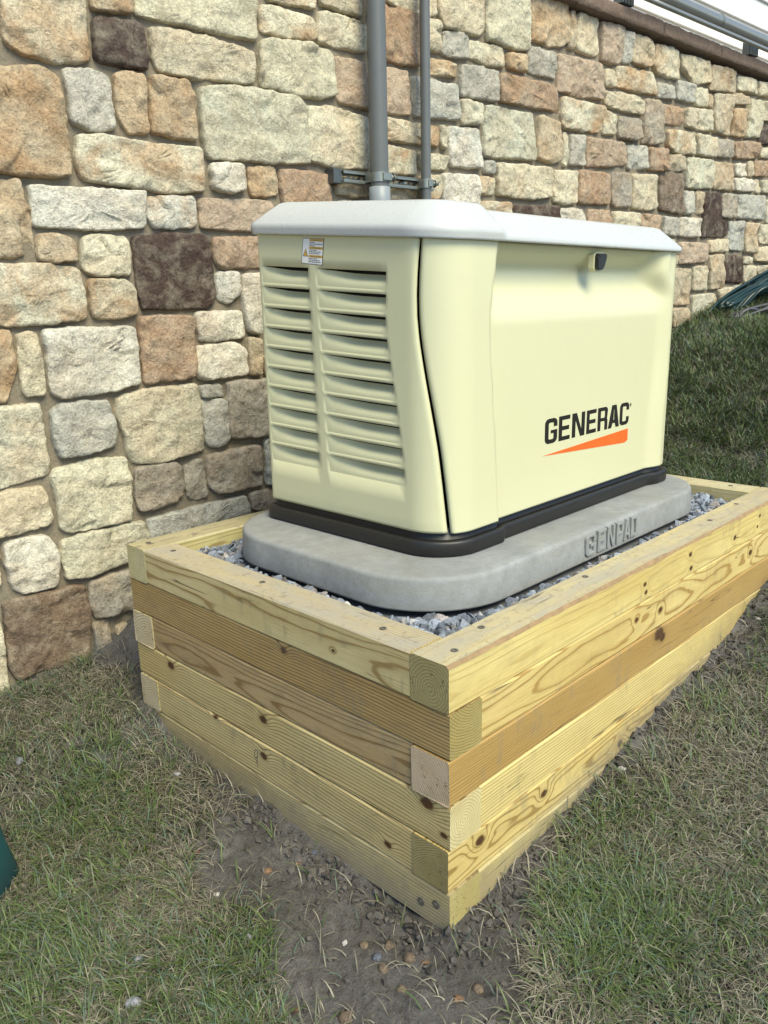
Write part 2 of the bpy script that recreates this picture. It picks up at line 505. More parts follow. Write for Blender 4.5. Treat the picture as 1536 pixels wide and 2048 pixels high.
# ------------------------------------------------------------ ground
GCP = np.array([(0,0,-.545),(.138,0,-.521),(.255,0,-.498),(.41,0,-.485),(.765,0,-.418),(1.175,0,-.365),(1.41,0,-.285),(1.51,0,-.258),
(0,1.043,-.461),(0,.902,-.505),(0,.746,-.525),(0,.545,-.521),(0,.356,-.53),(0,.178,-.55),
(-.25,1.416,-.45),(.027,1.4,-.41),(.16,1.39,-.345),(.5,1.36,-.25),(1,1.33,-.15),(1.5,1.3,-.06),
(3.537,1.17,.461),(4.425,1.11,.661),(2.4,1.24,.18),
(-.65,.4,-.55),(-.2,-.05,-.555),(.2,-.5,-.545),(-1.5,-.5,-.58),(-1,1.3,-.49),(-2,1.45,-.52),(.5,-1.2,-.54),(1.4,-.5,-.33),(2,-1.5,-.33),(-1,-2,-.62),
(1.72,0,-.215),(1.72,.5,-.14),(1.7,1.07,-.05),(2.4,.6,.08),(2.4,-.3,-.02),(3,.2,.2),(4.5,-.5,.52),(6,1,.98),(6,-2,.8),(.8,.55,-.35),(.3,.9,-.42)])

def tps_fit(P, lam=2e-4):
    n = len(P)
    d = np.linalg.norm(P[:, None, :2]-P[None, :, :2], axis=2)
    K = np.where(d > 0, d*d*np.log(d+1e-12), 0)+lam*np.eye(n)
    T = np.c_[np.ones(n), P[:, :2]]
    return np.linalg.solve(np.block([[K, T], [T.T, np.zeros((3, 3))]]), np.r_[P[:, 2], 0, 0, 0])
GW_ = tps_fit(GCP)

def gz(x, y):
    """smooth ground height"""
    shp = np.shape(x)
    x = np.clip(np.ravel(np.asarray(x, float)), -2, 7)
    y = np.clip(np.ravel(np.asarray(y, float)), -2.5, 1.5)
    out = np.empty(len(x))
    n = len(GCP)
    for a in range(0, len(x), 20000):
        xs, ys = x[a:a+20000], y[a:a+20000]
        d = np.hypot(xs[:, None]-GCP[:, 0], ys[:, None]-GCP[:, 1])
        out[a:a+20000] = np.where(d > 0, d*d*np.log(d+1e-12), 0)@GW_[:n]+GW_[n]+GW_[n+1]*xs+GW_[n+2]*ys
    return out.reshape(shp)

BL, BW, TK, TH = 1.6238, 1.0745, 0.0889, 0.0897      # timber box length, width, timber width, course height

def pip(x, y, poly):
    ins = np.zeros(np.shape(x), bool)
    n = len(poly)
    for i in range(n):
        x0, y0 = poly[i]; x1, y1 = poly[(i+1) % n]
        c = ((y0 > y) != (y1 > y))
        with np.errstate(divide='ignore', invalid='ignore'):
            ins ^= c & (x < (x1-x0)*(y-y0)/(y1-y0+1e-15)+x0)
    return ins

SOIL_A = [(.06,.55),(-.1,.60),(-.2,.53),(-.24,.42),(-.19,.31),(-.22,.22),(-.30,.16),(-.34,.07),(-.30,-.03),(-.06,-.23),(.02,-.17),(.11,-.10),(.18,-.06),(.28,-.04),(.46,-.03),(.46,.05),(.06,.06)]
SOIL_B = [(.40,.05),(.41,-.03),(.56,-.018),(.7,-.045),(.88,-.04),(1.01,-.06),(1.17,-.085),(1.5,-.045),(1.64,-.03),(1.64,.05)]
SOIL_C = [(.02,1.44),(.3,1.44),(.3,1.06),(.0,1.0),(-.03,.96),(-.035,1.08),(.02,1.2)]

def soilness(x, y):
    """1 on bare soil, 0 in turf"""
    w = 0.05*(fbm(x*9, y*9, 3, 3)-0.5)*2
    w2 = 0.05*(fbm(x*9+50, y*9+20, 5, 3)-0.5)*2
    X, Y = x+w, y+w2
    m = pip(X, Y, SOIL_A) | pip(X, Y, SOIL_B) | pip(X, Y, SOIL_C)
    return m.astype(float)

def box_mask(x, y, e=0.0):
    return (x > -e) & (x < BL+e) & (y > -e) & (y < BW+e)

def ground_detail(x, y):
    s = soilness(x, y)
    near = np.clip(1-np.hypot(x-.2, y-.2)/6, 0, 1)
    lump = (fbm(x*14, y*14, 11, 4)-.5)*.016+(fbm(x*45, y*45, 23, 3)-.5)*.010
    fine = (fbm(x*150, y*150, 31, 2)-.5)*.005
    dep = np.exp(-(((x-.04)/.25)**2+((y+.02)/.2)**2))
    ed = np.where((x > -.01) & (y < .01), np.clip(-y, 0, 9), np.where((x < .01) & (y > -.01), np.clip(-x, 0, 9), np.hypot(x, y)))
    bank = np.exp(-ed/.03)*((x < BL) & (y < BW))*(.004+.045*np.clip(fbm(x*16, y*16, 91, 3)-.45, 0, 1))
    crack = np.abs(fbm(x*7, y*7, 41, 4)-.5)
    crack = -np.clip(.018-crack, 0, .018)*.55*s
    return (lump*(.55+.6*s)+fine*(.3+.7*s)+crack+bank)*near

def axis(lo, hi, f0, f1, step):
    a = [np.arange(f0, f1+1e-9, step)]
    v, d = f1, step
    right = []
    while v < hi:
        d = min(d*1.12, 6.0); v += d; right.append(v)
    v, d = f0, step
    left = []
    while v > lo:
        d = min(d*1.12, 6.0); v -= d; left.append(v)
    return np.r_[left[::-1], a[0], right]
gxs = axis(-60, 60, -0.95, 1.75, 0.0075)
gys = axis(-60, 60, -0.62, 1.45, 0.0075)
GX, GY = np.meshgrid(gxs, gys, indexing='ij')
GZ = gz(GX, GY)+ground_detail(GX, GY)
GZ = np.where(box_mask(GX, GY, -0.02), np.minimum(GZ, -0.5), GZ)     # dug out under the box
nx, ny = GX.shape
idx = np.arange(nx*ny).reshape(nx, ny)
quads = np.stack([idx[:-1, :-1], idx[1:, :-1], idx[1:, 1:], idx[:-1, 1:]], -1).reshape(-1, 4)
me = fast_mesh(np.stack([GX, GY, GZ], -1).reshape(-1, 3), quads, True)
ground = tag(mobj('ground', me, M['soil']), 'bare damp earth under the turf', kind='structure')

# ------------------------------------------------------------ stone wall
WA = -0.0646
WD = Vector((math.cos(WA), math.sin(WA), 0)); WNV = Vector((math.sin(WA), -math.cos(WA), 0))
WO = Vector((0, 1.4, 0))
def wl(s, off, z):
    return WO+WD*s+WNV*off+Vector((0, 0, z))
PAL = {'c': (.60,.55,.405), 'w': (.66,.63,.53), 'g': (.44,.43,.37), 'n': (.56,.535,.40), 't': (.48,.41,.29), 'o': (.51,.39,.25),
       'r': (.37,.265,.185), 'b': (.165,.122,.088), 'd': (.075,.049,.040), 'p': (.45,.35,.26), 'k': (.34,.30,.24)}
STONES = """co -1,1334 211,1377 208,1277 210,1219 177,1204 111,1196 22,1206 -3,1220 -4,1269
co 229,1381 341,1404 337,1352 287,1341 225,1338
n 353,1407 741,1487 731,1350 662,1351 488,1348 349,1348
d 228,1322 357,1332 370,1322 370,1220 344,1216 232,1217 224,1225 226,1281
c 385,1325 435,1334 528,1334 660,1327 729,1321 723,1238 651,1223 545,1225 507,1215 399,1220 389,1269
o -50,1159 76,1182 114,1165 121,1124 124,932 63,919 -83,923
g 131,1185 216,1196 256,1189 260,1056 193,1043 137,1058 141,1126
o 271,1197 324,1205 356,1202 360,1059 297,1048 271,1091
o 375,1204 490,1209 506,1176 508,1053 433,1054 367,1060 370,1132
n 527,1199 639,1216 758,1218 884,1218 902,1192 909,1025 800,1015 706,1014 537,1006 529,1073
co 149,1030 229,1038 334,1030 405,1031 511,1033 520,913 392,902 272,911 178,915 143,925 140,990
w 547,995 657,1000 660,927 609,914 547,928
t -87,899 -12,904 -8,857 3,814 5,736 -47,718 -112,715
w 8,896 130,895 326,902 315,804 201,795 11,794 10,838
wo 331,887 477,896 485,864 483,811 346,803 327,842
p 499,895 760,904 754,809 502,809
t 17,779 91,779 109,764 115,710 48,706 9,715
c 133,774 261,780 269,749 260,675 153,672 125,689
d 277,778 396,790 510,791 526,771 531,606 503,579 375,580 288,579 277,680
r 540,785 711,793 705,699 570,693 543,708
co -108,700 0,701 115,693 122,602 114,556 -20,546 -85,546 -128,554
co 139,660 247,660 269,630 270,567 203,552 141,563 135,602
w 541,684 619,685 623,627 575,589 537,603
w 635,676 703,682 690,495 641,500 630,571 628,638
r 272,559 408,555 444,549 437,374 306,366 272,371 272,476
w 458,567 619,566 623,484 463,480
w 455,467 591,468 633,440 628,366 465,361 444,374
t 640,480 689,481 680,359 635,368
o -131,539 -87,532 -84,448 -102,387 -121,351 -156,354
c -72,525 -18,527 -16,363 -77,364 -75,447
w 0,534 255,531 261,451 259,370 181,355 23,347 0,364 -2,442
g 454,345 528,342 538,304 453,306
k 548,346 722,345 716,152 553,167 548,262
g 449,298 544,294 543,162 491,143 460,161
c 184,337 317,351 442,352 450,272 448,145 306,126 207,138 193,219 178,285
g -9,315 26,331 156,329 167,233 163,196 64,186 2,184 -10,245
c -159,336 -37,338 -33,222 -33,146 -190,116
k 459,123 656,134 660,-6 485,-4 457,25
n -24,154 115,164 186,157 198,86 183,-32 -9,-34 -27,-9 -20,64 -28,108
k 213,119 354,121 363,18 329,-6 220,-14 208,40
k 378,108 442,113 451,-10 411,-12 377,3
c -191,108 -129,115 -58,108 -40,10 -51,2 -188,-8 -207,-8
n -25,-52 91,-44 225,-43 236,-145 157,-158 43,-173 -28,-165 -31,-105
g 240,-41 587,-28 600,-81 597,-125 236,-145
k 612,-26 741,-27 736,-107 611,-83
w -179,-28 -60,-26 -40,-92 -59,-180 -150,-181 -175,-155 -181,-90
k 41,-190 166,-186 189,-186 176,-314 94,-314 43,-311 36,-257
b -205,-195 19,-192 30,-278 12,-430 -95,-424 -198,-430 -211,-384 -206,-276
c -238,-228 -216,-240 -221,-353 -220,-448 -270,-458
c -226,-79 -200,-91 -204,-137 -235,-140
g 680,150 782,136 772,-22 675,-6
co 771,1493 964,1533 964,1480 906,1480 794,1469
co 750,1449 781,1458 950,1456 969,1436 963,1393 856,1383 754,1379
c 981,1536 1158,1573 1158,1495 1073,1494 985,1500
c 977,1478 1018,1483 1176,1477 1178,1395 1118,1390 973,1390
n 750,1360 874,1377 1019,1374 1035,1249 977,1226 890,1222 746,1232 743,1314
p 1039,1362 1183,1363 1361,1365 1375,1225 1239,1219 1047,1225 1039,1279
r 1193,1546 1417,1555 1427,1388 1251,1382 1191,1387
c 1250,1592 1505,1645 1500,1563 1454,1551 1257,1559
c 1442,1541 1521,1551 1529,1453 1444,1447
co 1465,1427 1613,1426 1618,1382 1477,1375
c 1530,1650 1762,1698 1769,1566 1736,1541 1547,1537 1522,1585
g 1543,1525 1672,1535 1681,1456 1538,1449
c 909,1195 1018,1207 1169,1195 1175,1032 1009,1021 913,1035 907,1114
co 1192,1203 1519,1203 1523,1136 1390,1134 1197,1133
c 1528,1213 1568,1209 1568,1135 1532,1134
g 1385,1355 1618,1357 1627,1239 1399,1228
c 1641,1312 1758,1313 1759,1240 1646,1229
w 1577,1213 1740,1220 1757,1081 1581,1078
co 1197,1114 1397,1109 1405,1029 1194,1023
c 1419,1109 1577,1109 1554,1058 1422,1058
r 796,1000 993,999 999,898 804,887 795,946
t 1021,993 1170,994 1168,937 1026,939
o 677,995 777,1001 784,918 686,914
t 1185,984 1404,989 1395,943 1183,935
w 1032,921 1175,921 1173,874 1030,867
co 1422,1024 1522,1038 1531,992 1508,947 1425,950
w 1540,1045 1723,1054 1744,927 1544,916
g 1361,932 1517,938 1517,891 1360,883
g 1190,922 1348,928 1347,883 1189,875
n 1769,1694 2020,1745 2034,1548 1963,1532 1790,1538
o 2040,1738 2293,1760 2309,1621 2246,1587 2046,1583
t 2312,1737 2353,1738 2347,1600 2303,1596
c 2367,1740 2512,1744 2519,1608 2469,1596 2355,1597 2357,1676
p 2536,1740 2715,1749 2704,1605 2647,1588 2549,1589
g 2714,1732 2780,1736 2780,1617 2713,1607
t 2794,1734 2955,1737 2958,1637 2905,1615 2789,1623
co 2984,1728 3194,1742 3217,1723 3213,1608 2999,1608 2974,1657
c 3226,1729 3511,1733 3531,1640 3378,1618 3247,1655
t 3534,1727 3811,1736 3807,1634 3532,1606
c 3839,1720 4064,1733 4080,1661 3853,1651
c 4078,1729 4361,1743 4376,1685 4094,1658
c 1690,1521 1881,1526 1889,1458 1791,1454 1685,1461
o 1913,1516 2022,1523 2024,1464 1914,1458
g 2027,1561 2218,1563 2217,1466 2037,1466
p 2233,1565 2550,1573 2570,1435 2241,1422
c 2576,1560 2658,1564 2672,1503 2573,1489
co 2680,1589 2971,1604 3009,1574 3016,1512 2680,1500
g 3022,1571 3178,1571 3182,1516 3031,1505
g 3203,1607 3379,1609 3381,1528 3206,1519
c 3392,1596 3510,1608 3513,1525 3393,1520
t 3525,1586 3573,1592 3580,1529 3530,1528
t 3590,1599 3822,1621 3798,1557 3776,1415 3610,1418
t 3832,1633 3982,1632 3977,1595 3806,1578
n 4009,1626 4179,1637 4166,1452 3974,1426
o 3811,1553 3945,1565 3960,1430 3800,1418
c 4179,1637 4382,1659 4408,1556 4174,1540
g 1640,1430 1846,1437 1849,1331 1640,1322
r 1859,1435 2225,1444 2252,1344 1861,1333
co 2271,1407 2572,1405 2568,1358 2541,1296 2285,1284 2267,1338
c 2583,1474 2812,1484 2904,1470 2901,1412 2767,1408 2588,1412
co 2590,1395 2683,1385 2687,1303 2582,1296
k 2700,1383 2885,1392 2895,1307 2833,1292 2708,1296
k 2917,1485 3071,1487 3085,1308 3009,1296 2915,1291
r 3081,1484 3282,1487 3283,1410 3093,1398
c 3312,1495 3571,1513 3592,1416 3314,1409
co 3135,1375 3413,1391 3430,1289 3260,1278 3146,1291
c 3431,1388 3638,1390 3632,1293 3447,1291
k 3658,1387 3841,1396 3845,1312 3655,1300
r 3855,1392 4028,1416 4147,1417 4152,1335 3866,1309
d 4141,1503 4410,1545 4438,1435 4148,1412
n 1781,1312 2077,1315 2091,1139 1976,1137 1772,1126
t 2112,1315 2262,1305 2278,1160 2198,1141 2105,1149
c 2286,1268 2314,1271 2327,1140 2294,1137
g 2327,1264 2439,1272 2452,1150 2334,1144
p 2455,1269 2763,1276 2781,1179 2464,1147
g 2790,1269 2953,1281 2975,1181 2801,1167
r 2976,1279 3147,1286 3166,1187 2988,1178
t 3174,1265 3325,1269 3335,1201 3184,1194
n 3346,1267 3624,1277 3636,1138 3357,1123
t 3641,1273 3864,1282 3878,1143 3656,1134
w 3881,1284 4027,1296 4040,1232 3892,1226
t 4045,1309 4103,1314 4119,1238 4061,1233
r 4120,1321 4460,1346 4480,1266 4137,1239
c 4171,1395 4442,1419 4456,1363 4183,1343
w 3885,1209 4096,1219 4141,1200 4137,1155 3898,1145
c 4154,1224 4218,1223 4233,1156 4170,1152
c 4237,1225 4487,1237 4502,1174 4252,1157
c 1847,1110 2199,1120 2219,1006 2077,985 1856,991
g 1778,1108 1834,1109 1835,1067 1773,1069
co 1749,1049 1842,1052 1839,990 1749,988
co 1756,961 1948,969 1950,901 1751,900
d 1962,958 2258,971 2270,890 1957,877
c 2228,1115 2402,1121 2395,996 2357,985 2232,986
r 2417,1130 2655,1132 2658,1002 2499,993 2411,996
k 2671,1142 2838,1151 2845,999 2685,995
c 2857,1148 3064,1160 3083,1012 3016,994 2860,995
b 3103,1163 3316,1185 3344,996 3280,993 3114,999
g 3349,1108 3447,1109 3452,1002 3354,997
t 3462,1110 3541,1110 3554,1007 3475,1003
d 3564,1112 3747,1119 3759,985 3860,973 3849,900 3567,886
k 3771,1120 3932,1125 3944,999 3781,997
g 3958,1127 4306,1144 4322,1011 3970,1000
w 2274,963 2453,968 2482,899 2278,882
r 2501,971 2669,975 2685,898 2507,891
c 2695,972 2913,974 2916,898 2694,889
r 2927,970 3117,975 3133,886 2932,889
g 3148,971 3293,973 3306,882 3149,887
w 3314,974 3535,980 3539,885 3317,882
g 3879,979 4052,987 4071,827 3900,829
t 4079,982 4243,984 4237,819 4091,822
c 4272,979 4548,991 4576,876 4282,874
p 3332,852 3637,855 3642,758 3337,743
c 3658,872 3877,885 3877,817 3662,807
c 4259,849 4579,864 4604,765 4248,772
t 3255,716 3474,718 3479,533 3258,532
c 3495,729 3657,736 3667,608 3502,609
t 3665,791 3830,800 3851,618 3695,614
d 3856,794 4077,799 4094,647 3870,653
c 4105,793 4194,789 4181,757 4105,756
c 4108,741 4268,743 4271,664 4127,646
c 4288,743 4605,759 4622,690 4323,689
c 3507,577 3755,591 3802,539 3653,473 3527,449
c 3802,609 3979,623 3991,559 3842,526
g 4004,629 4193,634 4182,556 4034,546
t 3304,515 3494,511 3510,410 3317,417"""
wall = empty('stone_wall', wl(1.5, 0, -0.3), 'tall retaining wall of mixed cream, tan and brown fieldstone with wide mortar joints', 'wall')
wall['kind'] = 'thing'
def child_world(o, parent):
    o.parent = parent
    o.matrix_parent_inverse = Matrix.LocRotScale(parent.location, parent.rotation_euler.to_quaternion(), None).inverted()

def stone_mesh(poly, seed, hgt=0.0, rough=1.0):
    P = [Vector((a, b)) for a, b in poly]
    if sum(P[i].x*P[(i+1) % len(P)].y-P[(i+1) % len(P)].x*P[i].y for i in range(len(P))) < 0: P.reverse()
    per = sum((P[i]-P[(i+1) % len(P)]).length for i in range(len(P)))
    n = int(min(110, max(28, per/0.0085)))
    pts = []
    step = per/n
    i = 0; acc = 0.0; t = 0.0
    seg = [(P[k], P[(k+1) % len(P)]) for k in range(len(P))]
    L = [(b-a).length for a, b in seg]
    for k in range(n):
        d = k*step
        j = 0
        while d > L[j] and j < len(L)-1: d -= L[j]; j += 1
        a, b = seg[j]
        pts.append(a+(b-a)*(d/max(L[j], 1e-6)))
    for it in range(2):
        pts = [(pts[k-1]+pts[k]*2+pts[(k+1) % n])/4 for k in range(n)]
    c = sum(pts, Vector((0, 0)))/n
    out = []
    for k in range(n):
        p = pts[k]
        q = Vector((p.x*34, p.y*34, seed*5.7))
        w = 0.0052+mnoise.noise(q*.6)*0.0050+mnoise.noise(q*1.7)*0.0040+mnoise.noise(q*4.1)*0.0020
        d = (p-c).normalized()
        out.append(p+d*w)
    rmin = min((p-c).length for p in out)
    ds = [0.0, 0.0008, 0.0028, 0.0065, 0.014]
    nr_ = int(min(9, max(3, rmin/0.011)))
    rest = [(k+1)/(nr_+1) for k in range(nr_)]
    rings = []
    for d in ds:
        rings.append([c+(p-c)*max(0.3, 1-d/(p-c).length*min(1.0, rmin/0.035)) for p in out])
    base = rings[-1]
    for fr in rest:
        rings.append([c+(p-c)*(1-fr) for p in base])
    prof = [-0.040, -0.012, -0.0025, 0.0010, 0.002]+[0.003+0.002*k/nr_ for k in range(nr_)]
    tilt = (mnoise.noise(Vector((seed*1.3, 4.2, 0)))*0.05, mnoise.noise(Vector((seed*2.1, 9.2, 3)))*0.07)
    def relief(p, w, hf=1.0):
        q = Vector((p.x, p.y, seed*3.3))
        a = mnoise.fractal(q*7.5, 1.0, 2.0, 4)*0.0080
        b = -abs(mnoise.noise(q*15.0))*0.013+abs(mnoise.noise(q*9.0+Vector((3, 7, 1))))*0.010
        e = mnoise.noise(q*48)*0.0022
        vd, vp = mnoise.voronoi(q*8.5)
        p0 = vp[0]; dq = q*8.5-p0
        e += (dq.x*mnoise.noise(p0*3.1)+dq.y*mnoise.noise(p0*2.3+Vector((7, 1, 4))))*0.024
        return (a+b*(.4+.6*hf)+e*hf)*w*rough+(p.x-c.x)*tilt[0]+(p.y-c.y)*tilt[1]
    vs, fs = [], []
    wts = [0, 0.4, 0.8, 1, 1]+[1]*nr_
    for ri, rg in enumerate(rings):
        for p in rg:
            z = prof[ri]+(hgt if ri > 0 else 0)+relief(p, wts[ri], 1.0 if ri < 5 else max(.15, min(1.0, (1-rest[ri-5])*1.5)))*(1 if ri else 0)
            vs.append((p.x-c.x, p.y-c.y, z))
    vs.append((0, 0, prof[-1]+hgt+relief(c, 1, .15)))
    for ri in range(len(rings)-1):
        for k in range(n):
            fs.append((ri*n+k, ri*n+(k+1) % n, (ri+1)*n+(k+1) % n, (ri+1)*n+k))
    for k in range(n):
        fs.append(((len(rings)-1)*n+k, (len(rings)-1)*n+(k+1) % n, len(vs)-1))
    return pmesh(vs, fs, True), c

WROT = Matrix(((WD.x, 0, WNV.x), (WD.y, 0, WNV.y), (0, 1, 0))).to_quaternion()
def put_stone(code, poly, seed):
    me, c = stone_mesh(poly, seed, random.uniform(-0.004, 0.006), 0.6 if code[0] == 'd' else 1.0)
    o = mobj('stone', me, M['stone'])
    o.rotation_mode = 'QUATERNION'
    o.location = wl(c.x, 0, c.y)
    o.rotation_quaternion = WROT
    b = PAL[code[0]]
    v = random.uniform(0.9, 1.09); hshift = random.uniform(-0.03, 0.03)
    blot = 0.85 if len(code) > 1 else {'d': 0.0, 'g': .12, 'w': .30, 'c': .34, 'n': .22, 'o': .7, 't': .5, 'r': .5, 'b': .12}.get(code[0], .3)
    o.color = (b[0]*v*(1+hshift), b[1]*v, b[2]*v*(1-hshift), blot)
    child_world(o, wall)
    return o

traced = []
for ln in STONES.strip().split('\n'):
    q = ln.split()
    traced.append((q[0], [tuple(int(t)/1000 for t in w.split(',')) for w in q[1:]]))
# raster of what is taken, then fill the rest of the wall with random squared stones
S0, S1, Z0, Z1, RS = -1.7, 5.6, -0.62, 1.752, 0.01
ns, nz_ = int((S1-S0)/RS), int((Z1-Z0)/RS)
SS, ZZ = np.meshgrid(S0+(np.arange(ns)+.5)*RS, Z0+(np.arange(nz_)+.5)*RS, indexing='ij')
occ = np.zeros((ns, nz_), bool)
for code, poly in traced:
    occ |= pip(SS, ZZ, poly)
def dil(a):
    b = a.copy(); b[1:] |= a[:-1]; b[:-1] |= a[1:]; b[:, 1:] |= a[:, :-1]; b[:, :-1] |= a[:, 1:]
    return b
occ = dil(occ)
gsz = gz(np.array([wl(s, 0, 0).x for s in SS[:, 0]]), np.full(ns, 1.38))
occ |= ZZ < (gsz[:, None]-0.10)
fill = []
rr = random.Random(12)
for j in range(nz_):
    i = 0
    while i < ns:
        if occ[i, j]: i += 1; continue
        w = rr.choice((9, 12, 15, 18, 22, 27)); h = rr.choice((8, 10, 13, 16, 20))
        ww = 1
        while i+ww < ns and ww < w and not occ[i+ww, j]: ww += 1
        hh = 1
        while j+hh < nz_ and hh < h and not occ[i:i+ww, j+hh].any(): hh += 1
        if ww >= 5 and hh >= 5:
            occ[i:i+ww+1, j:j+hh+1] = True
            s_, z_ = S0+i*RS, Z0+j*RS
            g = 0.006
            jit = lambda: rr.uniform(-.006, .006)
            fill.append((rr.choice('ccwngtoptkrcng'), [(s_+g+jit(), z_+g+jit()), (s_+ww*RS-g+jit(), z_+g+jit()), (s_+ww*RS-g+jit(), z_+hh*RS-g+jit()), (s_+g+jit(), z_+hh*RS-g+jit())]))
            i += ww+1
        else:
            i += 1
def in_view(poly):
    c = (sum(p[0] for p in poly)/len(poly), sum(p[1] for p in poly)/len(poly))
    d = wl(c[0], 0, c[1])-CAM
    q = (d.dot(r2), d.dot(u2), d.dot(f_))
    if q[2] < 0.1: return False
    u, v = 768+FPX*q[0]/q[2], 1024-FPX*q[1]/q[2]
    return -40 < u < 1576 and -40 < v < 2088
sd = 1
for code, poly in traced:
    put_stone(code, poly, sd); sd += 1
fv = sorted([f for f in fill if in_view(f[1])], key=lambda f: -(f[1][1][0]-f[1][0][0])*(f[1][2][1]-f[1][1][1]))
for code, poly in fv[:110]:
    put_stone(code, poly, sd); sd += 1
rest_bm = bmesh.new()
rest = [f for f in fill if not in_view(f[1])]+fv[110:]
for code, poly in rest:
    me, c = stone_mesh(poly, sd); sd += 1
    me.transform(Matrix.Translation(wl(c.x, 0, c.y)) @ WROT.to_matrix().to_4x4())
    rest_bm.from_mesh(me)
    bpy.data.meshes.remove(me)
rm = bpy.data.meshes.new('mesh')
rest_bm.to_mesh(rm); rest_bm.free()
ro = mobj('stonework', rm, M['stone'])
ro.color = (.46, .38, .26, .5)
child_world(ro, wall)
ro['kind'] = 'stuff'
# mortar bed: gently uneven sheet with depth behind it
mv, mf = [], []
ms = np.arange(S0-.3, S1+.31, .035); mz = np.arange(-0.75, 1.752, .035)
for a in ms:
    for b in mz:
        o_ = -0.019+0.005*mnoise.noise(Vector((a*9, b*9, 2)))+0.003*mnoise.noise(Vector((a*27, b*27, 5)))
        mv.append(wl(a, o_, b))
nb = len(mz)
for i in range(len(ms)-1):
    for j in range(nb-1):
        mf.append((i*nb+j, (i+1)*nb+j, (i+1)*nb+j+1, i*nb+j+1))
k0 = len(mv)
bd = [wl(ms[0], -.32, mz[0]), wl(ms[-1], -.32, mz[0]), wl(ms[-1], -.32, mz[-1]), wl(ms[0], -.32, mz[-1])]
mv += bd
mf.append((k0+3, k0+2, k0+1, k0))
mf.append(tuple([i*nb+nb-1 for i in range(len(ms))]+[k0+2, k0+3]))
mo = mobj('mortar', pmesh(mv, mf, True), M['mortar'])
child_world(mo, wall)
# coping stones
cs = [-2.0, -1.35, -0.72, -0.1, 0.5, 1.12, 1.72, 2.30, 2.985, 3.55, 4.20, 4.85, 5.6]
for a, b in zip(cs[:-1], cs[1:]):
    nst = 40
    prof = [(-.30, 0.0), (.031, 0.0), (.0365, .004), (.038, .02), (.037, .04), (.036, .056), (.030, .061), (.010, .063), (-.30, .066)]
    vs, fs = [], []
    for k in range(nst+1):
        s_ = a+.0025+(b-a-.005)*k/nst
        ed = min(k, nst-k)
        for po, pz in prof:
            w = mnoise.noise(Vector((s_*14, po*40, pz*40)))*.004+mnoise.noise(Vector((s_*40, po*70, pz*70)))*.0025-(0.003 if ed == 0 else 0)
            vs.append(wl(s_, po+(w if po > 0 else 0), 1.752+pz+(w*.5 if po > 0 else 0)))
    npf = len(prof)
    for k in range(nst):
        for p in range(npf-1):
            fs.append((k*npf+p, (k+1)*npf+p, (k+1)*npf+p+1, k*npf+p+1))
    fs.append(tuple(range(npf)))
    fs.append(tuple(nst*npf+p for p in range(npf-1, -1, -1)))
    o = mobj('coping_stone', pmesh(vs, fs, True), M['coping'])
    child_world(o, wall)

# ------------------------------------------------------------ house wall above the coping
house = empty('house_wall', wl(3.5, -.24, 1.82), 'cream lap-sided house wall set back above the brown coping', 'house wall')
house['kind'] = 'thing'
bz = 1.822
for k in range(11):
    h = 0.15
    prof = [(-.235, 0), (-.222, 0), (-.2195, .003), (-.2345, h+.012), (-.25, h+.012)]
    vs, fs = [], []
    for s_ in (-2.2, 7.5):
        for po, pz in prof: vs.append(wl(s_, po-.004, bz+k*h+pz))
    for p in range(4): fs.append((p, 5+p, 5+p+1, p+1))
    o = mobj('siding_board', pmesh(vs, fs), M['siding'] if k < 2 else M['siding_grey'])
    child_world(o, house)
o = mobj('backing', box_mesh(-2.2, 7.5, .26, .30, bz-.01, bz+1.7), M['siding'])
o.matrix_world = Matrix.Translation(WO) @ Matrix.Rotation(WA, 4, 'Z')
mw = o.matrix_world.copy(); child_world(o, house); o.matrix_basis = mw

# ------------------------------------------------------------ railing tubes on the coping
rail = empty('metal_rail', wl(3.4, .02, 1.82), 'grey metal tube and thin rod running along the coping on black blocks', 'rail')
def wtube(name, s0, s1, off, z, r, mat, par):
    o = mobj(name, tube_mesh([wl(s0+(s1-s0)*k/6, off, z) for k in range(7)], r, 20), mat)
    child_world(o, par)
    return o
wtube('tube', 2.62, 5.2, .050, 1.900, .029, M['chrome'], rail)
wtube('rod', 2.62, 5.2, .078, 1.848, .0110, M['chrome'], rail)
wtube('tube_collar', 3.46, 3.475, .050, 1.900, .0315, M['zinc'], rail)
for s_ in (2.665, 3.905, 5.1):
    bm = bmesh.new()
    for q, (a, b, c_, d_) in enumerate(((-.045, .045, -.01, .034), (-.047, -.030, .0345, .040), (-.024, -.007, .0345, .040), (.0, .017, .0345, .040), (.024, .045, .0345, .040))):
        t_ = box_mesh(a, b, -d_, -c_, 1.8175, 1.885 if q == 0 else 1.884, .003, 1)
        bm.from_mesh(t_); bpy.data.meshes.remove(t_)
    me = bpy.data.meshes.new('mesh'); bm.to_mesh(me); bm.free()
    me.transform(Matrix.Translation(wl(s_, 0, 0)) @ Matrix.Rotation(WA, 4, 'Z'))
    child_world(mobj('block', me, M['steel']), rail)
for s_, z_ in ((4.16, 1.93), (4.16, 1.86)):
    child_world(mobj('knob', tube_mesh([wl(s_, .05, z_), wl(s_, .085, z_), wl(s_, .09, z_), wl(s_, .105, z_), wl(s_, .112, z_)], [.008, .008, .022, .024, .016], 16), M['steel']), rail)
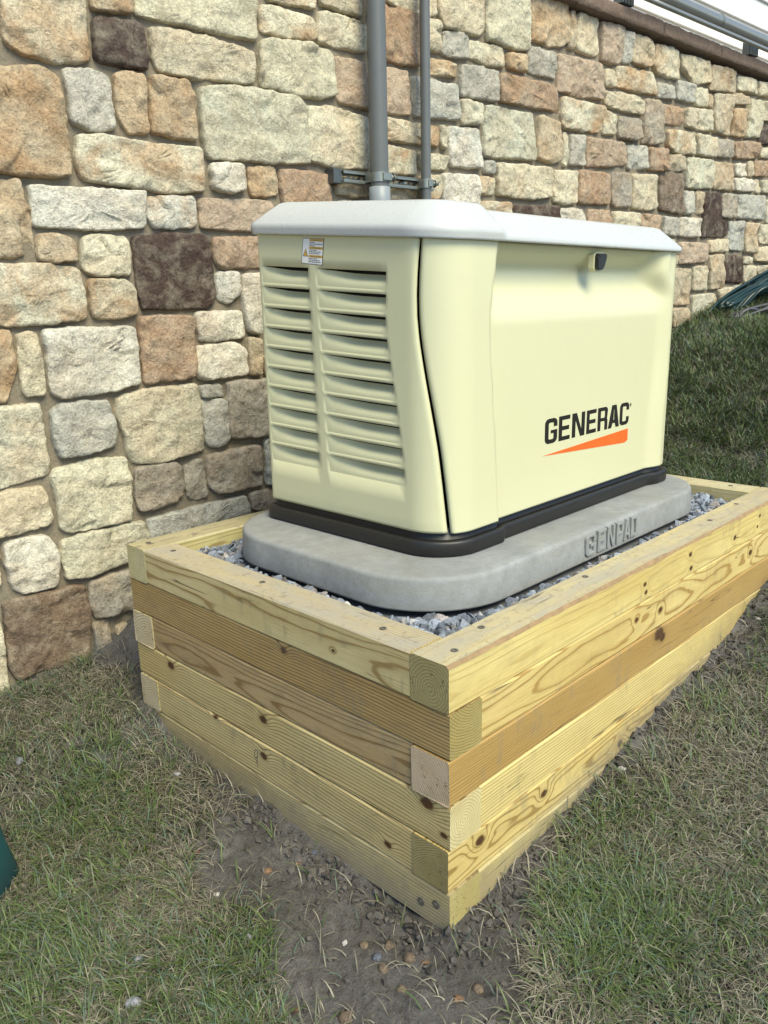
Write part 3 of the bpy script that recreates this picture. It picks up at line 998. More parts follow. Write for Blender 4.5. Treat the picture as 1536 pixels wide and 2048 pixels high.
# ------------------------------------------------------------ timber box
frame = empty('timber_frame', (0, 0, -0.54), 'raised rectangular box of stacked yellow pine timbers holding gravel beside the stone wall', 'timber box')
def timber_mesh(L, seed, wane=0.0, sx=0.0, endrough=0.0):
    c = 0.0036
    y1, z1 = TK-0.0008, TH-0.0010
    # outline in (y,z), counter-clockwise seen from +x
    prof = [(c, 0), (y1-c, 0), (y1, c), (y1, z1-c), (y1-c, z1), (max(c, wane*.9), z1), (0, z1-max(c, wane)), (0, c)]
    n = len(prof)
    st = max(6, int(L/0.03))
    vs, fs, mi = [], [], []
    for k in range(st+1):
        x = sx+L*k/st
        for j, (y, z) in enumerate(prof):
            w = 0.0009*mnoise.noise(Vector((x*4, seed*3.0, j*.2)))
            dx = 0.0
            yy, zz = y, z
            if wane > 0 and j in (5, 6):
                q = 0.5+0.9*mnoise.noise(Vector((x*5, seed, 1)))+0.4*mnoise.noise(Vector((x*31, seed, j)))
                q = max(0.15, q)
                if j == 5: yy = wane*.9*q+.002
                else: zz = z1-wane*q-.002
            if k in (0, st): dx = endrough*mnoise.noise(Vector((y*90, z*90, seed)))
            vs.append((x+dx, yy+w, zz+w))
    for k in range(st):
        for j in range(n):
            fs.append((k*n+j, k*n+(j+1) % n, (k+1)*n+(j+1) % n, (k+1)*n+j)[::-1])
            mi.append(1 if (wane > 0 and j == 5) else 0)
    fs.append(tuple(range(n))); mi.append(0)
    fs.append(tuple(st*n+j for j in range(n-1, -1, -1))); mi.append(0)
    bm = bmesh.new()
    me = pmesh(vs, fs)
    for p, i in zip(me.polygons, mi): p.material_index = i
    bm.from_mesh(me)
    bmesh.ops.recalc_face_normals(bm, faces=list(bm.faces))
    bm.to_mesh(me); bm.free()
    return me

YEL, YELD = (.62, .495, .205), (.35, .225, .07)
GRN, GRND = (.52, .47, .235), (.27, .205, .085)
BRN, BRND = (.40, .30, .145), (.235, .155, .06)
ORG, ORGD = (.43, .295, .110), (.29, .175, .055)
wood_seed = [1]
def timber(course, kind, sx, L, inner=False, light=YEL, dark=YELD, cy=.03, cz=-.03, freq=170, con=1.0, knots=(), grime=.25, topd=0.0, wander=.02, wane=0.0, er=.0006, end=None):
    wood_seed[0] += 1
    sd_ = wood_seed[0]
    m_ = mat_wood('pine_timber', sd_, cy, cz, freq, light, dark, con, knots, grime, topd, wander, .6 if course >= 4 else .3)
    me = timber_mesh(L, sd_, wane, 0.0, er)
    me.materials.append(m_)
    me.materials.append(M['wane'])
    if end:
        me.materials.append(mat_wood('pine_end_grain', sd_+40, end[2], end[3], end[4], end[0], end[1], 1.0, (), .15, 0, .004))
        me.polygons[len(me.polygons)-1].material_index = 2
        me.polygons[len(me.polygons)-2].material_index = 2
    o = mobj('timber', me)
    z = -(course+1)*TH
    io = 0.0 if (kind, course) in (('N', 4), ('N', 5), ('F', 0), ('N', 0)) else random.uniform(0.0, .0028)
    if kind == 'F': o.location = (sx, io, z)                      # front long
    elif kind == 'B': o.location = (sx, BW-TK, z)                # back long
    elif kind == 'N': o.location = (TK+io, sx, z); o.rotation_euler.z = math.pi/2   # near short, outer face = local y TK
    else: o.location = (BL, sx, z); o.rotation_euler.z = math.pi/2
    child_world(o, frame)
    return o
M['wane'] = plain('bark_edge', (.27, .18, .09), .85, var=.45, vscale=45, bump=.5, bscale=120)
T = {}
# front face, courses from the top
T['F0'] = timber(0, 'F', 0, BL, cy=.042, cz=.033, freq=120, con=.55, wander=.012, topd=.9, wane=.009, grime=.22, end=((.36, .31, .15), (.21, .165, .065), .042, .036, 170),
                 knots=[(.699, 0, .0217, .006), (.691, 0, .043, .006), (.926, 0, .056, .007), (.936, 0, .018, .007), (1.208, 0, .035, .008), (1.383, 0, .06, .006), (1.372, 0, .03, .005)], light=(.64, .525, .215), dark=(.44, .315, .105))
timber(1, 'F', TK, BL-2*TK, cy=.075, cz=.045, freq=150, con=1.0, wander=.038, knots=[(.576, 0, .054, .007), (.694, 0, .043, .008), (1.25, 0, .05, .010)], grime=.12)
timber(2, 'F', 0, BL, cy=-.12, cz=-.09, freq=240, con=1.2, light=ORG, dark=ORGD, wander=.008, knots=[(.781, 0, .072, .019), (.80, 0, .058, .013)], grime=.1, end=((.60, .49, .36), (.36, .24, .13), .10, -.02, 190), er=.003)
timber(3, 'F', TK, BL-2*TK, cy=.02, cz=-.16, freq=140, con=.85, wander=.006, grime=.15, light=(.61, .505, .215))
timber(4, 'F', 0, BL, cy=.06, cz=.04, freq=190, con=1.1, wander=.034, knots=[(.092, 0, .0615, .011), (.304, 0, .056, .009), (.62, 0, .03, .01)], grime=.1, dark=(.30, .20, .06), end=((.33, .275, .13), (.19, .145, .055), .02, -.01, 230))
timber(5, 'F', TK, BL-2*TK, cy=.05, cz=-.05, freq=170, con=.8, wander=.03, light=(.54, .47, .22), grime=.3)
# near short face
T['N0'] = timber(0, 'N', TK, BW-2*TK, cy=.20, cz=.02, freq=140, con=1.0, wander=.02, topd=.95, light=(.57, .475, .245), dark=(.29, .195, .075), knots=[(.20, TK, .03, .004)], grime=.15)
timber(1, 'N', 0, BW, cy=.02, cz=-.20, freq=150, con=1.25, wander=.012, light=(.44, .315, .14), dark=(.19, .11, .035), knots=[(.446, TK, .072, .008)], grime=.45, end=((.38, .32, .13), (.19, .14, .05), .02, .13, 190))
timber(2, 'N', TK, BW-2*TK, cy=.14, cz=.03, freq=150, con=1.0, wander=.03, light=(.43, .315, .165), dark=(.22, .135, .055), grime=.5)
timber(3, 'N', 0, BW, cy=.05, cz=-.10, freq=125, con=1.0, wander=.03, light=(.58, .475, .235), dark=(.23, .15, .06), knots=[(.913, TK, .068, .012), (.533, TK, .060, .011), (.054, TK, .074, .013), (.015, TK, .027, .007)], grime=.2, end=((.60, .54, .31), (.40, .31, .13), .05, .045, 170))
timber(4, 'N', TK, BW-2*TK, cy=.10, cz=-.08, freq=125, con=1.0, wander=.035, light=(.58, .475, .24), dark=(.22, .15, .065), knots=[(.634, TK, .086, .007), (.449, TK, .058, .010), (.065, TK, .0265, .008)], grime=.3)
timber(5, 'N', 0, BW, cy=.02, cz=-.14, freq=140, con=1.0, wander=.03, light=(.46, .385, .21), dark=(.25, .18, .085), grime=.45, end=((.44, .385, .165), (.26, .2, .075), -.03, .0, 210))
# back long and far short
for k in range(6):
    full = k % 2 == 0
    bx = timber(k, 'B', 0 if full else TK, BL if full else BL-2*TK, cy=.045, cz=.05, freq=150, con=.9, wander=.012, topd=.5 if k == 0 else 0, light=GRN, dark=GRND,
                er=.004 if k in (2, 4) else .0006, end=((.58, .53, .31), (.33, .27, .13), .045, .045, 150) if k == 0 else ((.60, .52, .36), (.34, .24, .13), .02, -.02, 150), knots=[(.167, .03, TH, .008), (.042, .04, TH, .006), (.62, .05, TH, .006)] if k == 0 else ())
    if k == 0: T['B0'] = bx
    fx = timber(k, 'R', TK if full else 0, BW-2*TK if full else BW, cy=.2, cz=.02, freq=150, con=.6, topd=.3 if k == 0 else 0, light=(.58, .52, .30), dark=(.42, .33, .15))
    if k == 0: T['R0'] = fx
# screws
def screw(loc, nrm, par, r=.0068):
    n_ = 18
    vs, fs = [], []
    for (rr_, h) in ((1.0, 0), (1.0, .0008), (.78, .0012), (.42, .0010)):
        for k in range(n_): vs.append((rr_*r*math.cos(2*math.pi*k/n_), rr_*r*math.sin(2*math.pi*k/n_), h))
    for i in range(3):
        for k in range(n_): fs.append((i*n_+k, i*n_+(k+1) % n_, (i+1)*n_+(k+1) % n_, (i+1)*n_+k))
    b0 = len(vs)                                              # star recess
    for k in range(12):
        q = r*(.40 if k % 2 == 0 else .22)
        vs.append((q*math.cos(2*math.pi*k/12), q*math.sin(2*math.pi*k/12), -.0006))
    fs.append(tuple(range(b0, b0+12)))
    me = pmesh(vs, fs, False)
    me.materials.append(M['screw']); me.materials.append(M['void'])
    me.polygons[len(me.polygons)-1].material_index = 1
    o = mobj('screw_head', me)
    o.rotation_mode = 'QUATERNION'
    q_ = Vector(nrm).to_track_quat('Z', 'Y')
    wm = Matrix.LocRotScale(Vector(loc)+Vector(nrm)*.0006, q_, None)
    o.parent = par
    base = Matrix.LocRotScale(par.location, par.rotation_euler.to_quaternion(), None)
    o.matrix_parent_inverse = base.inverted()
    o.matrix_basis = wm
    return o
M['screw'] = plain('bronze_screw', (.16, .15, .135), .5, metal=.5, var=.2)
for x, y, k in ((.056, .034, 'F0'), (.167, .061, 'F0'), (.535, .062, 'F0'), (1.144, .046, 'F0'), (1.36, .06, 'F0'), (.047, .926, 'N0'), (.051, .57, 'N0'), (.043, .194, 'N0'), (.042, 1.037, 'B0'), (1.58, .163, 'R0')):
    screw((x, y, -.0010), (0, 0, 1), T[k])
t5 = [o for o in frame.children if abs(o.location.z+6*TH) < 1e-4 and abs(o.location.x-TK) < 4e-3 and abs(o.location.y) < 1e-4 and abs(o.rotation_euler.z) > 1][0]
for y, z in ((.069, -.501), (.032, -.486)):
    screw((.0012, y, z), (-1, 0, 0), t5, .0085)
# pencil mark on the near face
t4 = [o for o in frame.children if abs(o.location.z+5*TH) < 1e-4 and abs(o.location.y-TK) < 1e-4 and abs(o.rotation_euler.z) > 1 and o.location.x < .2][0]
mk, mkf = [], []
def mark(y0, z0, y1, z1, w=.0009):
    d = Vector((y1-y0, z1-z0)).normalized(); p = Vector((-d.y, d.x))*w
    b = len(mk)
    for a in ((y0+p.x, z0+p.y), (y1+p.x, z1+p.y), (y1-p.x, z1-p.y), (y0-p.x, z0-p.y)): mk.append((.0004, a[0], a[1]))
    mkf.append((b, b+1, b+2, b+3))
for s_ in ((.560, -.385, .571, -.389), (.571, -.389, .573, -.408), (.573, -.408, .562, -.404), (.562, -.404, .560, -.385), (.564, -.405, .563, -.432), (.569, -.406, .567, -.420)): mark(*s_)
o = mobj('pencil_mark', pmesh(mk, mkf), M['print'])
o.parent = t4
o.matrix_parent_inverse = Matrix.LocRotScale(t4.location, t4.rotation_euler.to_quaternion(), None).inverted()

# ------------------------------------------------------------ concrete pad
PX0, PX1, PY0, PY1, PR, PZ0, PZ1 = .160, 1.445, .160, .930, .21, -.028, .043
def rrect(x0, x1, y0, y1, r, n=20):
    pts = []
    for cx_, cy_, a0 in ((x1-r, y0+r, -90), (x1-r, y1-r, 0), (x0+r, y1-r, 90), (x0+r, y0+r, 180)):
        for k in range(n+1):
            a = math.radians(a0+90*k/n)
            pts.append((cx_+r*math.cos(a), cy_+r*math.sin(a), math.cos(a), math.sin(a)))
    return pts
pad = empty('concrete_pad', ((PX0+PX1)/2, (PY0+PY1)/2, PZ0), 'grey concrete slab with rounded corners and raised lettering, bedded in gravel', 'concrete pad')
pts = rrect(PX0, PX1, PY0, PY1, PR)
prof = [(.004, PZ0), (.004, PZ0+.004), (.0005, PZ1-.010), (-.001, PZ1-.005), (-.004, PZ1-.0015), (-.009, PZ1), (-.03, PZ1)]
vs, fs = [], []
for o_, z in prof:
    for x, y, nx_, ny_ in pts: vs.append((x+nx_*o_, y+ny_*o_, z))
n = len(pts)
for i in range(len(prof)-1):
    for k in range(n): fs.append((i*n+k, i*n+(k+1) % n, (i+1)*n+(k+1) % n, (i+1)*n+k))
fs.append(tuple((len(prof)-1)*n+k for k in range(n)))
fs.append(tuple(range(n-1, -1, -1)))
slab = mobj('slab', pmesh(vs, fs, True), M['concrete'])
for p in slab.data.polygons:
    if len(p.vertices) > 4: p.use_smooth = False
child_world(slab, pad)

# ------------------------------------------------------------ letters as outlines
def arc(cx_, cy_, rx, ry, a0, a1, n=6):
    return [(cx_+rx*math.cos(math.radians(a0+(a1-a0)*k/n)), cy_+ry*math.sin(math.radians(a0+(a1-a0)*k/n))) for k in range(n+1)]
def glyph(ch, w=.62, t=.17, r=.22):
    """(outer, [holes]) in a box w wide, 1 high; t stroke, r corner radius"""
    ri = max(.03, r-t*.6)
    if ch in 'GC':
        top = arc(w-r, 1-r, r, r, 0, 90)
        p = [(w, .66)]+top+arc(r, 1-r, r, r, 90, 180)+arc(r, r, r, r, 180, 270)+arc(w-r, r, r, r, 270, 360)
        if ch == 'G':
            p += [(w, .53), (w*.47, .53), (w*.47, .40), (w-t, .40)]
        else:
            p += [(w, .36), (w-t, .36)]
        p += arc(w-t-ri*.6, t*.9+ri*.6, ri*.6, ri*.6, 0, -90, 4)+arc(t+ri*.6, t*.9+ri*.6, ri*.6, ri*.6, 270, 180, 4)
        p += arc(t+ri*.6, 1-t*.9-ri*.6, ri*.6, ri*.6, 180, 90, 4)+arc(w-t-ri*.6, 1-t*.9-ri*.6, ri*.6, ri*.6, 90, 0, 4)+[(w-t, .66)]
        return p, []
    if ch == 'E':
        h = t*.9
        return [(0, 0), (w, 0), (w, h), (t, h), (t, .5-h/2), (w*.92, .5-h/2), (w*.92, .5+h/2), (t, .5+h/2), (t, 1-h), (w, 1-h), (w, 1), (0, 1)], []
    if ch == 'N':
        d = t*1.15
        return [(0, 0), (t*.9, 0), (t*.9, .70), (w-d, 0), (w, 0), (w, 1), (w-t*.9, 1), (w-t*.9, .30), (d, 1), (0, 1)], []
    if ch == 'R':
        o_ = [(0, 0), (t, 0), (t, .40), (w*.55, .40)]+arc(w-t-.06, .34, .06, .06, 90, 0, 3)+[(w-t, 0), (w, 0), (w, .36)]+arc(w-.07, .40, .07, .06, 0, 60, 3)+[(w-.03, .53)]+arc(w-.16, 1-.16, .16, .16, 0, 90, 5)+[(0, 1)]
        hl = [(t, .54), (t, 1-t*.85)]+arc(w-t-.05, 1-t*.85-.05, .05, .05, 90, 0, 3)+arc(w-t-.05, .59, .05, .05, 0, -90, 3)
        return o_, [hl]
    if ch == 'P':
        o_ = [(0, 0), (t, 0), (t, .40)]+arc(w-.16, .56, .16, .16, -90, 0, 5)+arc(w-.16, 1-.16, .16, .16, 0, 90, 5)+[(0, 1)]
        return o_, [[(t, .54), (t, 1-t*.85), (w-t, 1-t*.85), (w-t, .54)]]
    if ch == 'A':
        m_ = w/2
        return [(0, 0), (t*.95, 0), (t*.95+.055, .20), (w-t*.95-.055, .20), (w-t*.95, 0), (w, 0), (m_+t*.62, 1), (m_-t*.62, 1)], [[(t*.95+.10, .34), (w-t*.95-.10, .34), (m_+.01, .80), (m_-.01, .80)]]
    if ch == 'D':
        return [(0, 0)]+arc(w-r, r, r, r, 270, 360)+arc(w-r, 1-r, r, r, 0, 90)+[(0, 1)], [[(t, t*.9), (t, 1-t*.9), (w-t, 1-t*.9), (w-t, t*.9)]]
def poly_solid(outer, holes, tf, depth):
    """outline -> solid; tf maps (u,v,d) to a point, d = 0 back, depth front"""
    loops = [outer]+holes
    flat = [p for l in loops for p in l]
    tris = tessellate_polygon([[Vector((p[0], p[1], 0)) for p in l] for l in loops])
    vs = [tf(p[0], p[1], depth) for p in flat]+[tf(p[0], p[1], 0) for p in flat]
    n_ = len(flat)
    fs = [tuple(t_) for t_ in tris]
    b = 0
    for l in loops:
        m_ = len(l)
        for k in range(m_): fs.append((b+k, b+(k+1) % m_, n_+b+(k+1) % m_, n_+b+k))
        b += m_
    me = pmesh(vs, fs)
    bm = bmesh.new(); bm.from_mesh(me)
    bmesh.ops.recalc_face_normals(bm, faces=list(bm.faces))
    bm.to_mesh(me); bm.free()
    return me
xs = [(.692, .738), (.747, .785), (.793, .828), (.838, .872), (.877, .908), (.912, .946)]
for ch, (a, b) in zip('GENPAD', xs):
    ou, ho = glyph(ch, .62, .16, .2)
    me = poly_solid(ou, ho, lambda u, v, d, a=a, b=b: (a+(b-a)*u/.62, PY0+.0008-d, PZ0+.012+v*.053), .009)
    bm = bmesh.new(); bm.from_mesh(me)
    bmesh.ops.bevel(bm, geom=[e for e in bm.edges if len(e.link_faces) == 2 and e.calc_face_angle(0) > .6 and all(v.co.y < PY0-.004 for v in e.verts)], offset=.0009, segments=1, affect='EDGES')
    bm.to_mesh(me); bm.free()
    child_world(mobj('letter', me, M['concrete']), pad)

# ------------------------------------------------------------ gravel
def rock_proto(seed, n=15, flat=.7):
    rg = random.Random(seed)
    bm = bmesh.new()
    for k in range(n):
        v = Vector((rg.gauss(0, 1), rg.gauss(0, 1), rg.gauss(0, 1))).normalized()*rg.uniform(.8, 1.1)
        bm.verts.new((v.x*rg.uniform(.95, 1.2), v.y*.9, v.z*flat))
    r = bmesh.ops.convex_hull(bm, input=list(bm.verts))
    bmesh.ops.delete(bm, geom=[g for g in bm.verts if not g.link_faces], context='VERTS')
    bmesh.ops.bevel(bm, geom=list(bm.edges), offset=.09, segments=1, affect='EDGES', clamp_overlap=True)
    bmesh.ops.triangulate(bm, faces=list(bm.faces))
    bm.verts.index_update()
    co = np.array([v.co[:] for v in bm.verts]); tr = np.array([[v.index for v in f.verts] for f in bm.faces])
    bm.free()
    return co, tr
ROCKS = [rock_proto(s, random.choice((12, 15, 18)), random.choice((.6, .75, .9))) for s in range(14)]
def rotm(rng):
    q = rng.normal(size=4); q /= np.linalg.norm(q)
    w, x, y, z = q
    return np.array([[1-2*(y*y+z*z), 2*(x*y-z*w), 2*(x*z+y*w)], [2*(x*y+z*w), 1-2*(x*x+z*z), 2*(y*z-x*w)], [2*(x*z-y*w), 2*(y*z+x*w), 1-2*(x*x+y*y)]])
def scatter(items, cols):
    cs_, ts_, cc = [], [], []
    b = 0
    for (p, r, k), c in zip(items, cols):
        co, tr = ROCKS[k % len(ROCKS)]
        v = (co*r)@rotm(RNG).T+p
        cs_.append(v); ts_.append(tr+b); b += len(v)
        cc.append(np.tile(c, (len(v), 1)))
    me = fast_mesh(np.concatenate(cs_), np.concatenate(ts_))
    add_col(me, np.concatenate(cc))
    return me
items, cols = [], []
def in_pad(x, y, e):
    dx = max(PX0+PR-x, 0, x-(PX1-PR)); dy = max(PY0+PR-y, 0, y-(PY1-PR))
    return math.hypot(dx, dy) < PR+e
gr = random.Random(3)
tries = 0
while len(items) < 2500 and tries < 60000:
    tries += 1
    x, y = gr.uniform(TK+.006, BL-TK-.006), gr.uniform(TK+.006, BW-TK-.006)
    r = gr.choice((.007, .010, .012, .014, .016, .018, .020))
    if in_pad(x, y, r*.75): continue
    z = -.047+gr.uniform(-.008, .010)+(.008*mnoise.noise(Vector((x*9, y*9, 1))))
    items.append((np.array([x, y, z]), r, gr.randrange(14)))
    q = gr.random()
    v = gr.uniform(.11, .36)
    c = (v*.86, v*.97, v*1.16) if q < .8 else ((v*1.05, v*.95, v*.93) if q < .93 else (v*1.35, v*1.35, v*1.33))
    cols.append(c)
me = scatter(items, cols)
gravel = tag(mobj('gravel', me, M['gravel']), 'blue grey crushed gravel filling the timber box', 'gravel', kind='stuff')
bedm = box_mesh(TK+.002, BL-TK-.002, TK+.002, BW-TK-.002, -.49, -.047)
bedo = mobj('gravel_bed', bedm, plain('gravel_fines', (.13, .135, .14), .95, var=.4, vscale=120, bump=.6))
tag(bedo, 'fine stone dust packed under the gravel', 'gravel', kind='stuff')
bedo.parent = gravel
for k_ in ('label', 'category'): del bedo[k_]

# ------------------------------------------------------------ generator
G0 = Vector((.313, .271, PZ1))
gen = empty('standby_generator', G0, 'pale yellow standby generator cabinet with louvred end on the concrete pad', 'generator', .0067)
GL, GW, R1, R2, RR = 1.061, .59, .10, .05, .012
ZB = .093
def Htop(Y): return .6977+.0824*Y
Lf = GW-RR-R1
S_ARC = R1*math.pi/2
S_FR = Lf+S_ARC                      # front flat starts
S_R0 = S_FR+(GL-R1-R2)
S_R1 = S_R0+R2*math.pi/2
S_END = S_R1+(GW-R2-RR)
S_B1 = S_END+RR*math.pi/2
S_B2 = S_B1+(GL-2*RR)
S_TOT = S_B2+RR*math.pi/2
def outline(s):
    """point and outward normal on the cabinet outline; s=0 at the rear end of the louvred face"""
    s = s % S_TOT
    if s < Lf: return (0, GW-RR-s, -1, 0)
    if s < S_FR:
        t = (s-Lf)/R1; return (R1-R1*math.cos(t), R1-R1*math.sin(t), -math.cos(t), -math.sin(t))
    if s < S_R0: return (R1+s-S_FR, 0, 0, -1)
    if s < S_R1:
        t = (s-S_R0)/R2; return (GL-R2+R2*math.sin(t), R2-R2*math.cos(t), math.sin(t), -math.cos(t))
    if s < S_END: return (GL, R2+s-S_R1, 1, 0)
    if s < S_B1:
        t = (s-S_END)/RR; return (GL-RR+RR*math.cos(t), GW-RR+RR*math.sin(t), math.cos(t), math.sin(t))
    if s < S_B2: return (GL-RR-(s-S_B1), GW, 0, 1)
    t = (s-S_B2)/RR
    return (RR-RR*math.sin(t), GW-RR+RR*math.cos(t), -math.sin(t), math.cos(t))
def lerp(tab, a):
    for (a0, v0), (a1, v1) in zip(tab[:-1], tab[1:]):
        if a <= a1: return v0+(v1-v0)*max(0, (a-a0)/(a1-a0))
    return tab[-1][1]
SEAM = [(0, .567), (.16, .5565), (.31, .5455), (.445, .531), (.563, .5175), (.693, .5045), (.758, .501), (.823, .5005), (.922, .5045), (1.0, .5105)]
CREASE = [(0, .197), (.25, .183), (.46, .170), (.62, .160), (.74, .154), (.86, .166), (1.0, .181)]
def smooth_tab(tab, n=41):
    v = [lerp(tab, k/(n-1)) for k in range(n)]
    for it in range(3): v = [v[0]]+[(v[k-1]+2*v[k]+v[k+1])/4 for k in range(1, n-1)]+[v[-1]]
    return [(k/(n-1), v[k]) for k in range(n)]
SEAM = smooth_tab(SEAM); CREASE = smooth_tab(CREASE)
DOOR = .014
def front_off(X, a):
    """offset of the front skin (negative = inwards)"""
    z = ZB+a*(Htop(0)-ZB)
    cr = lerp(CREASE, a)
    left = sstep(cr-.004, cr+.008, X)
    xr = .925+.022*sstep(.2, .6, a)-.045*sstep(.80, .93, a)
    right = 1-sstep(xr, xr+.062, X)
    o = -DOOR*left*right
    # horizontal finger hollow below the lid
    dn = sstep(.700, .648, z) if z > .648 else 1-sstep(.648, .53, z)
    o -= .040*dn*sstep(cr+.004, cr+.035, X)*(1-sstep(xr-.03, xr+.055, X))
    # fine ridge on the right-hand column
    o += .003*math.exp(-((X-(xr+.072))/.010)**2)
    return o
def skin(s, a, extra=0.0):
    x, y, nx_, ny_ = outline(s)
    o = extra
    if ny_ < -.999: o += front_off(x, a)
    z = ZB+a*(Htop(y)-ZB)
    return (x+nx_*o, y+ny_*o, z-PZ1)
A_LIP = [.894-.0745*k for k in range(10)]
A_BOT = [a-.060 for a in A_LIP]
def y2s(Y): return GW-RR-Y
def colL0(a): return y2s(.572)
def colL1(a): return y2s(.389+.015*a)
def colR0(a): return y2s(.352+.024*a)
R1T = [(0, .108), (.22, .114), (.30, .120), (.37, .127), (.45, .134), (.52, .142), (.60, .150), (.67, .158), (.74, .161), (.82, .158), (.90, .156), (1, .155)]
def colR1(a): return y2s(lerp(R1T, a))
# louvred end panel
rows = [0.0, .012, .05, .10]
for lp, bt in zip(A_LIP[::-1], A_BOT[::-1]): rows += [bt, lp]
rows += [.93, .965, 1.0, 1.016]
segs = [(lambda a: -RR*math.pi/2, colL0, 5), (colL0, colL1, 10), (colL1, colR0, 3), (colR0, colR1, 10), (colR1, lambda a: lerp(SEAM, a), 12)]
cols_n = sum(s_[2] for s_ in segs)+1
def row_s(a):
    out = []
    for f0, f1, k in segs:
        for i in range(k): out.append(f0(a)+(f1(a)-f0(a))*i/k)
    out.append(segs[-1][1](a))
    return out
vs, fs = [], []
for a in rows:
    for i, s_ in enumerate(row_s(a)):
        x, y, z = skin(s_, a)
        if i == cols_n-1:
            xx, yy, nx_, ny_ = outline(s_); x -= nx_*.004; y -= ny_*.004
        if a == 0: z += .0015; x += .0015
        vs.append((x, y, z))
hole = {}
for r in range(len(rows)-1):
    islouver = r >= 4 and (r-4) % 2 == 0 and (r-4)//2 < 10
    for c_ in range(cols_n-1):
        if islouver and (5 <= c_ < 15 or 18 <= c_ < 28): continue
        fs.append((r*cols_n+c_, (r+1)*cols_n+c_, (r+1)*cols_n+c_+1, r*cols_n+c_+1)[::-1])
end_panel = mobj('end_panel', pmesh(vs, fs, True), M['paint'], gen)
sm = end_panel.modifiers.new('solid', 'SOLIDIFY'); sm.thickness = .0022; sm.offset = -1
# louvres
for side in range(2):
    f0, f1 = ((colL0, colL1), (colR0, colR1))[side]
    for lp, bt in zip(A_LIP, A_BOT):
        NU, NV = 22, 12
        vs, fs = [], []
        for iu in range(NU+1):
            u = iu/NU
            u = u*u*(3-2*u)*.5+u*.5
            g = (.25*sstep(0, .12, u)+.75*sstep(.02, .62, u))*(1-sstep(.965, 1.0, u))
            for iv in range(NV+1):
                v = iv/NV
                a = bt+v*(lp-bt-.0125*g)
                # rounded lower corners
                q = (max(0, .10-u)/.10)**2+(max(0, u-.90)/.10)**2
                f = sstep(0.0+.3*q, 1.05, v)**1.8
                s_ = f0(a)+(f1(a)-f0(a))*u
                vs.append(skin(s_, a, -.0225*g*f-.0004))
        for iu in range(NU):
            for iv in range(NV):
                b = iu*(NV+1)+iv
                fs.append((b, b+1, b+NV+2, b+NV+1))
        mobj('louver', pmesh(vs, fs, True), M['paint'], gen)
# dark screen behind the louvres and in the seam
vs, fs = [], []
nn = 120
for a in (0.0, 1.0):
    for k in range(nn):
        s_ = S_TOT*k/nn
        x, y, nx_, ny_ = outline(s_)
        z = .06 if a == 0 else Htop(y)+.01
        vs.append((x-nx_*.062, y-ny_*.062, z-PZ1))
for k in range(nn): fs.append((k, (k+1) % nn, nn+(k+1) % nn, nn+k))
mobj('inner_screen', pmesh(vs, fs, True), M['void'], gen)
mobj('vent_screen', box_mesh(.0345, .0365, .115, .574, .13-PZ1, .735-PZ1), M['void'], gen)
# front, right and rear skin
def skin_grid(name, sfun0, s1, ncol, arows, bias=None):
    vs, fs = [], []
    for a in arows:
        s0 = sfun0(a)
        for c_ in range(ncol+1):
            t = c_/ncol
            s_ = s0+(s1-s0)*t
            x, y, z = skin(s_, a)
            if c_ == 0:
                xx, yy, nx_, ny_ = outline(s_); x -= nx_*.005; y -= ny_*.005
            vs.append((x, y, z))
    m_ = ncol+1
    for r in range(len(arows)-1):
        for c_ in range(ncol): fs.append((r*m_+c_, (r+1)*m_+c_, (r+1)*m_+c_+1, r*m_+c_+1)[::-1])
    o = mobj(name, pmesh(vs, fs, True), M['paint'], gen)
    s2 = o.modifiers.new('solid', 'SOLIDIFY'); s2.thickness = .0022; s2.offset = -1
    return o
GAP = [(0, .0072), (.3, .0065), (.6, .0052), (.8, .0054), (.92, .0048), (1.0, .0032)]
ar = [0, .006]+[.006+.994*k/70 for k in range(1, 71)]+[1.016]
front = skin_grid('front_panel', lambda a: lerp(SEAM, a)+lerp(GAP, a), S_END+.01, 230, ar)
rear = skin_grid('rear_panel', lambda a: S_END+.016, S_TOT-RR*math.pi/2-.004, 30, [0, .5, 1, 1.016])
# black base
vs, fs = [], []
bprof = [(.008, PZ1+.0005), (.013, PZ1+.004), (.0135, PZ1+.030), (.012, PZ1+.034), (.008, PZ1+.036), (-.004, PZ1+.036), (-.006, PZ1+.033), (-.010, PZ1+.034), (-.011, PZ1+.062)]
nb_ = 340
for (o_, z) in bprof:
    for k in range(nb_):
        s_ = S_TOT*k/nb_
        x, y, nx_, ny_ = outline(s_)
        e = 0
        if ny_ < -.999:
            e = -.013*sstep(.200, .212, x)*(1-sstep(.925, .975, x))
        vs.append((x+nx_*(o_+e), y+ny_*(o_+e), z-PZ1))
for i in range(len(bprof)-1):
    for k in range(nb_): fs.append((i*nb_+k, i*nb_+(k+1) % nb_, (i+1)*nb_+(k+1) % nb_, (i+1)*nb_+k))
fs.append(tuple(range(nb_-1, -1, -1)))
mobj('base', pmesh(vs, fs, True), M['black'], gen)
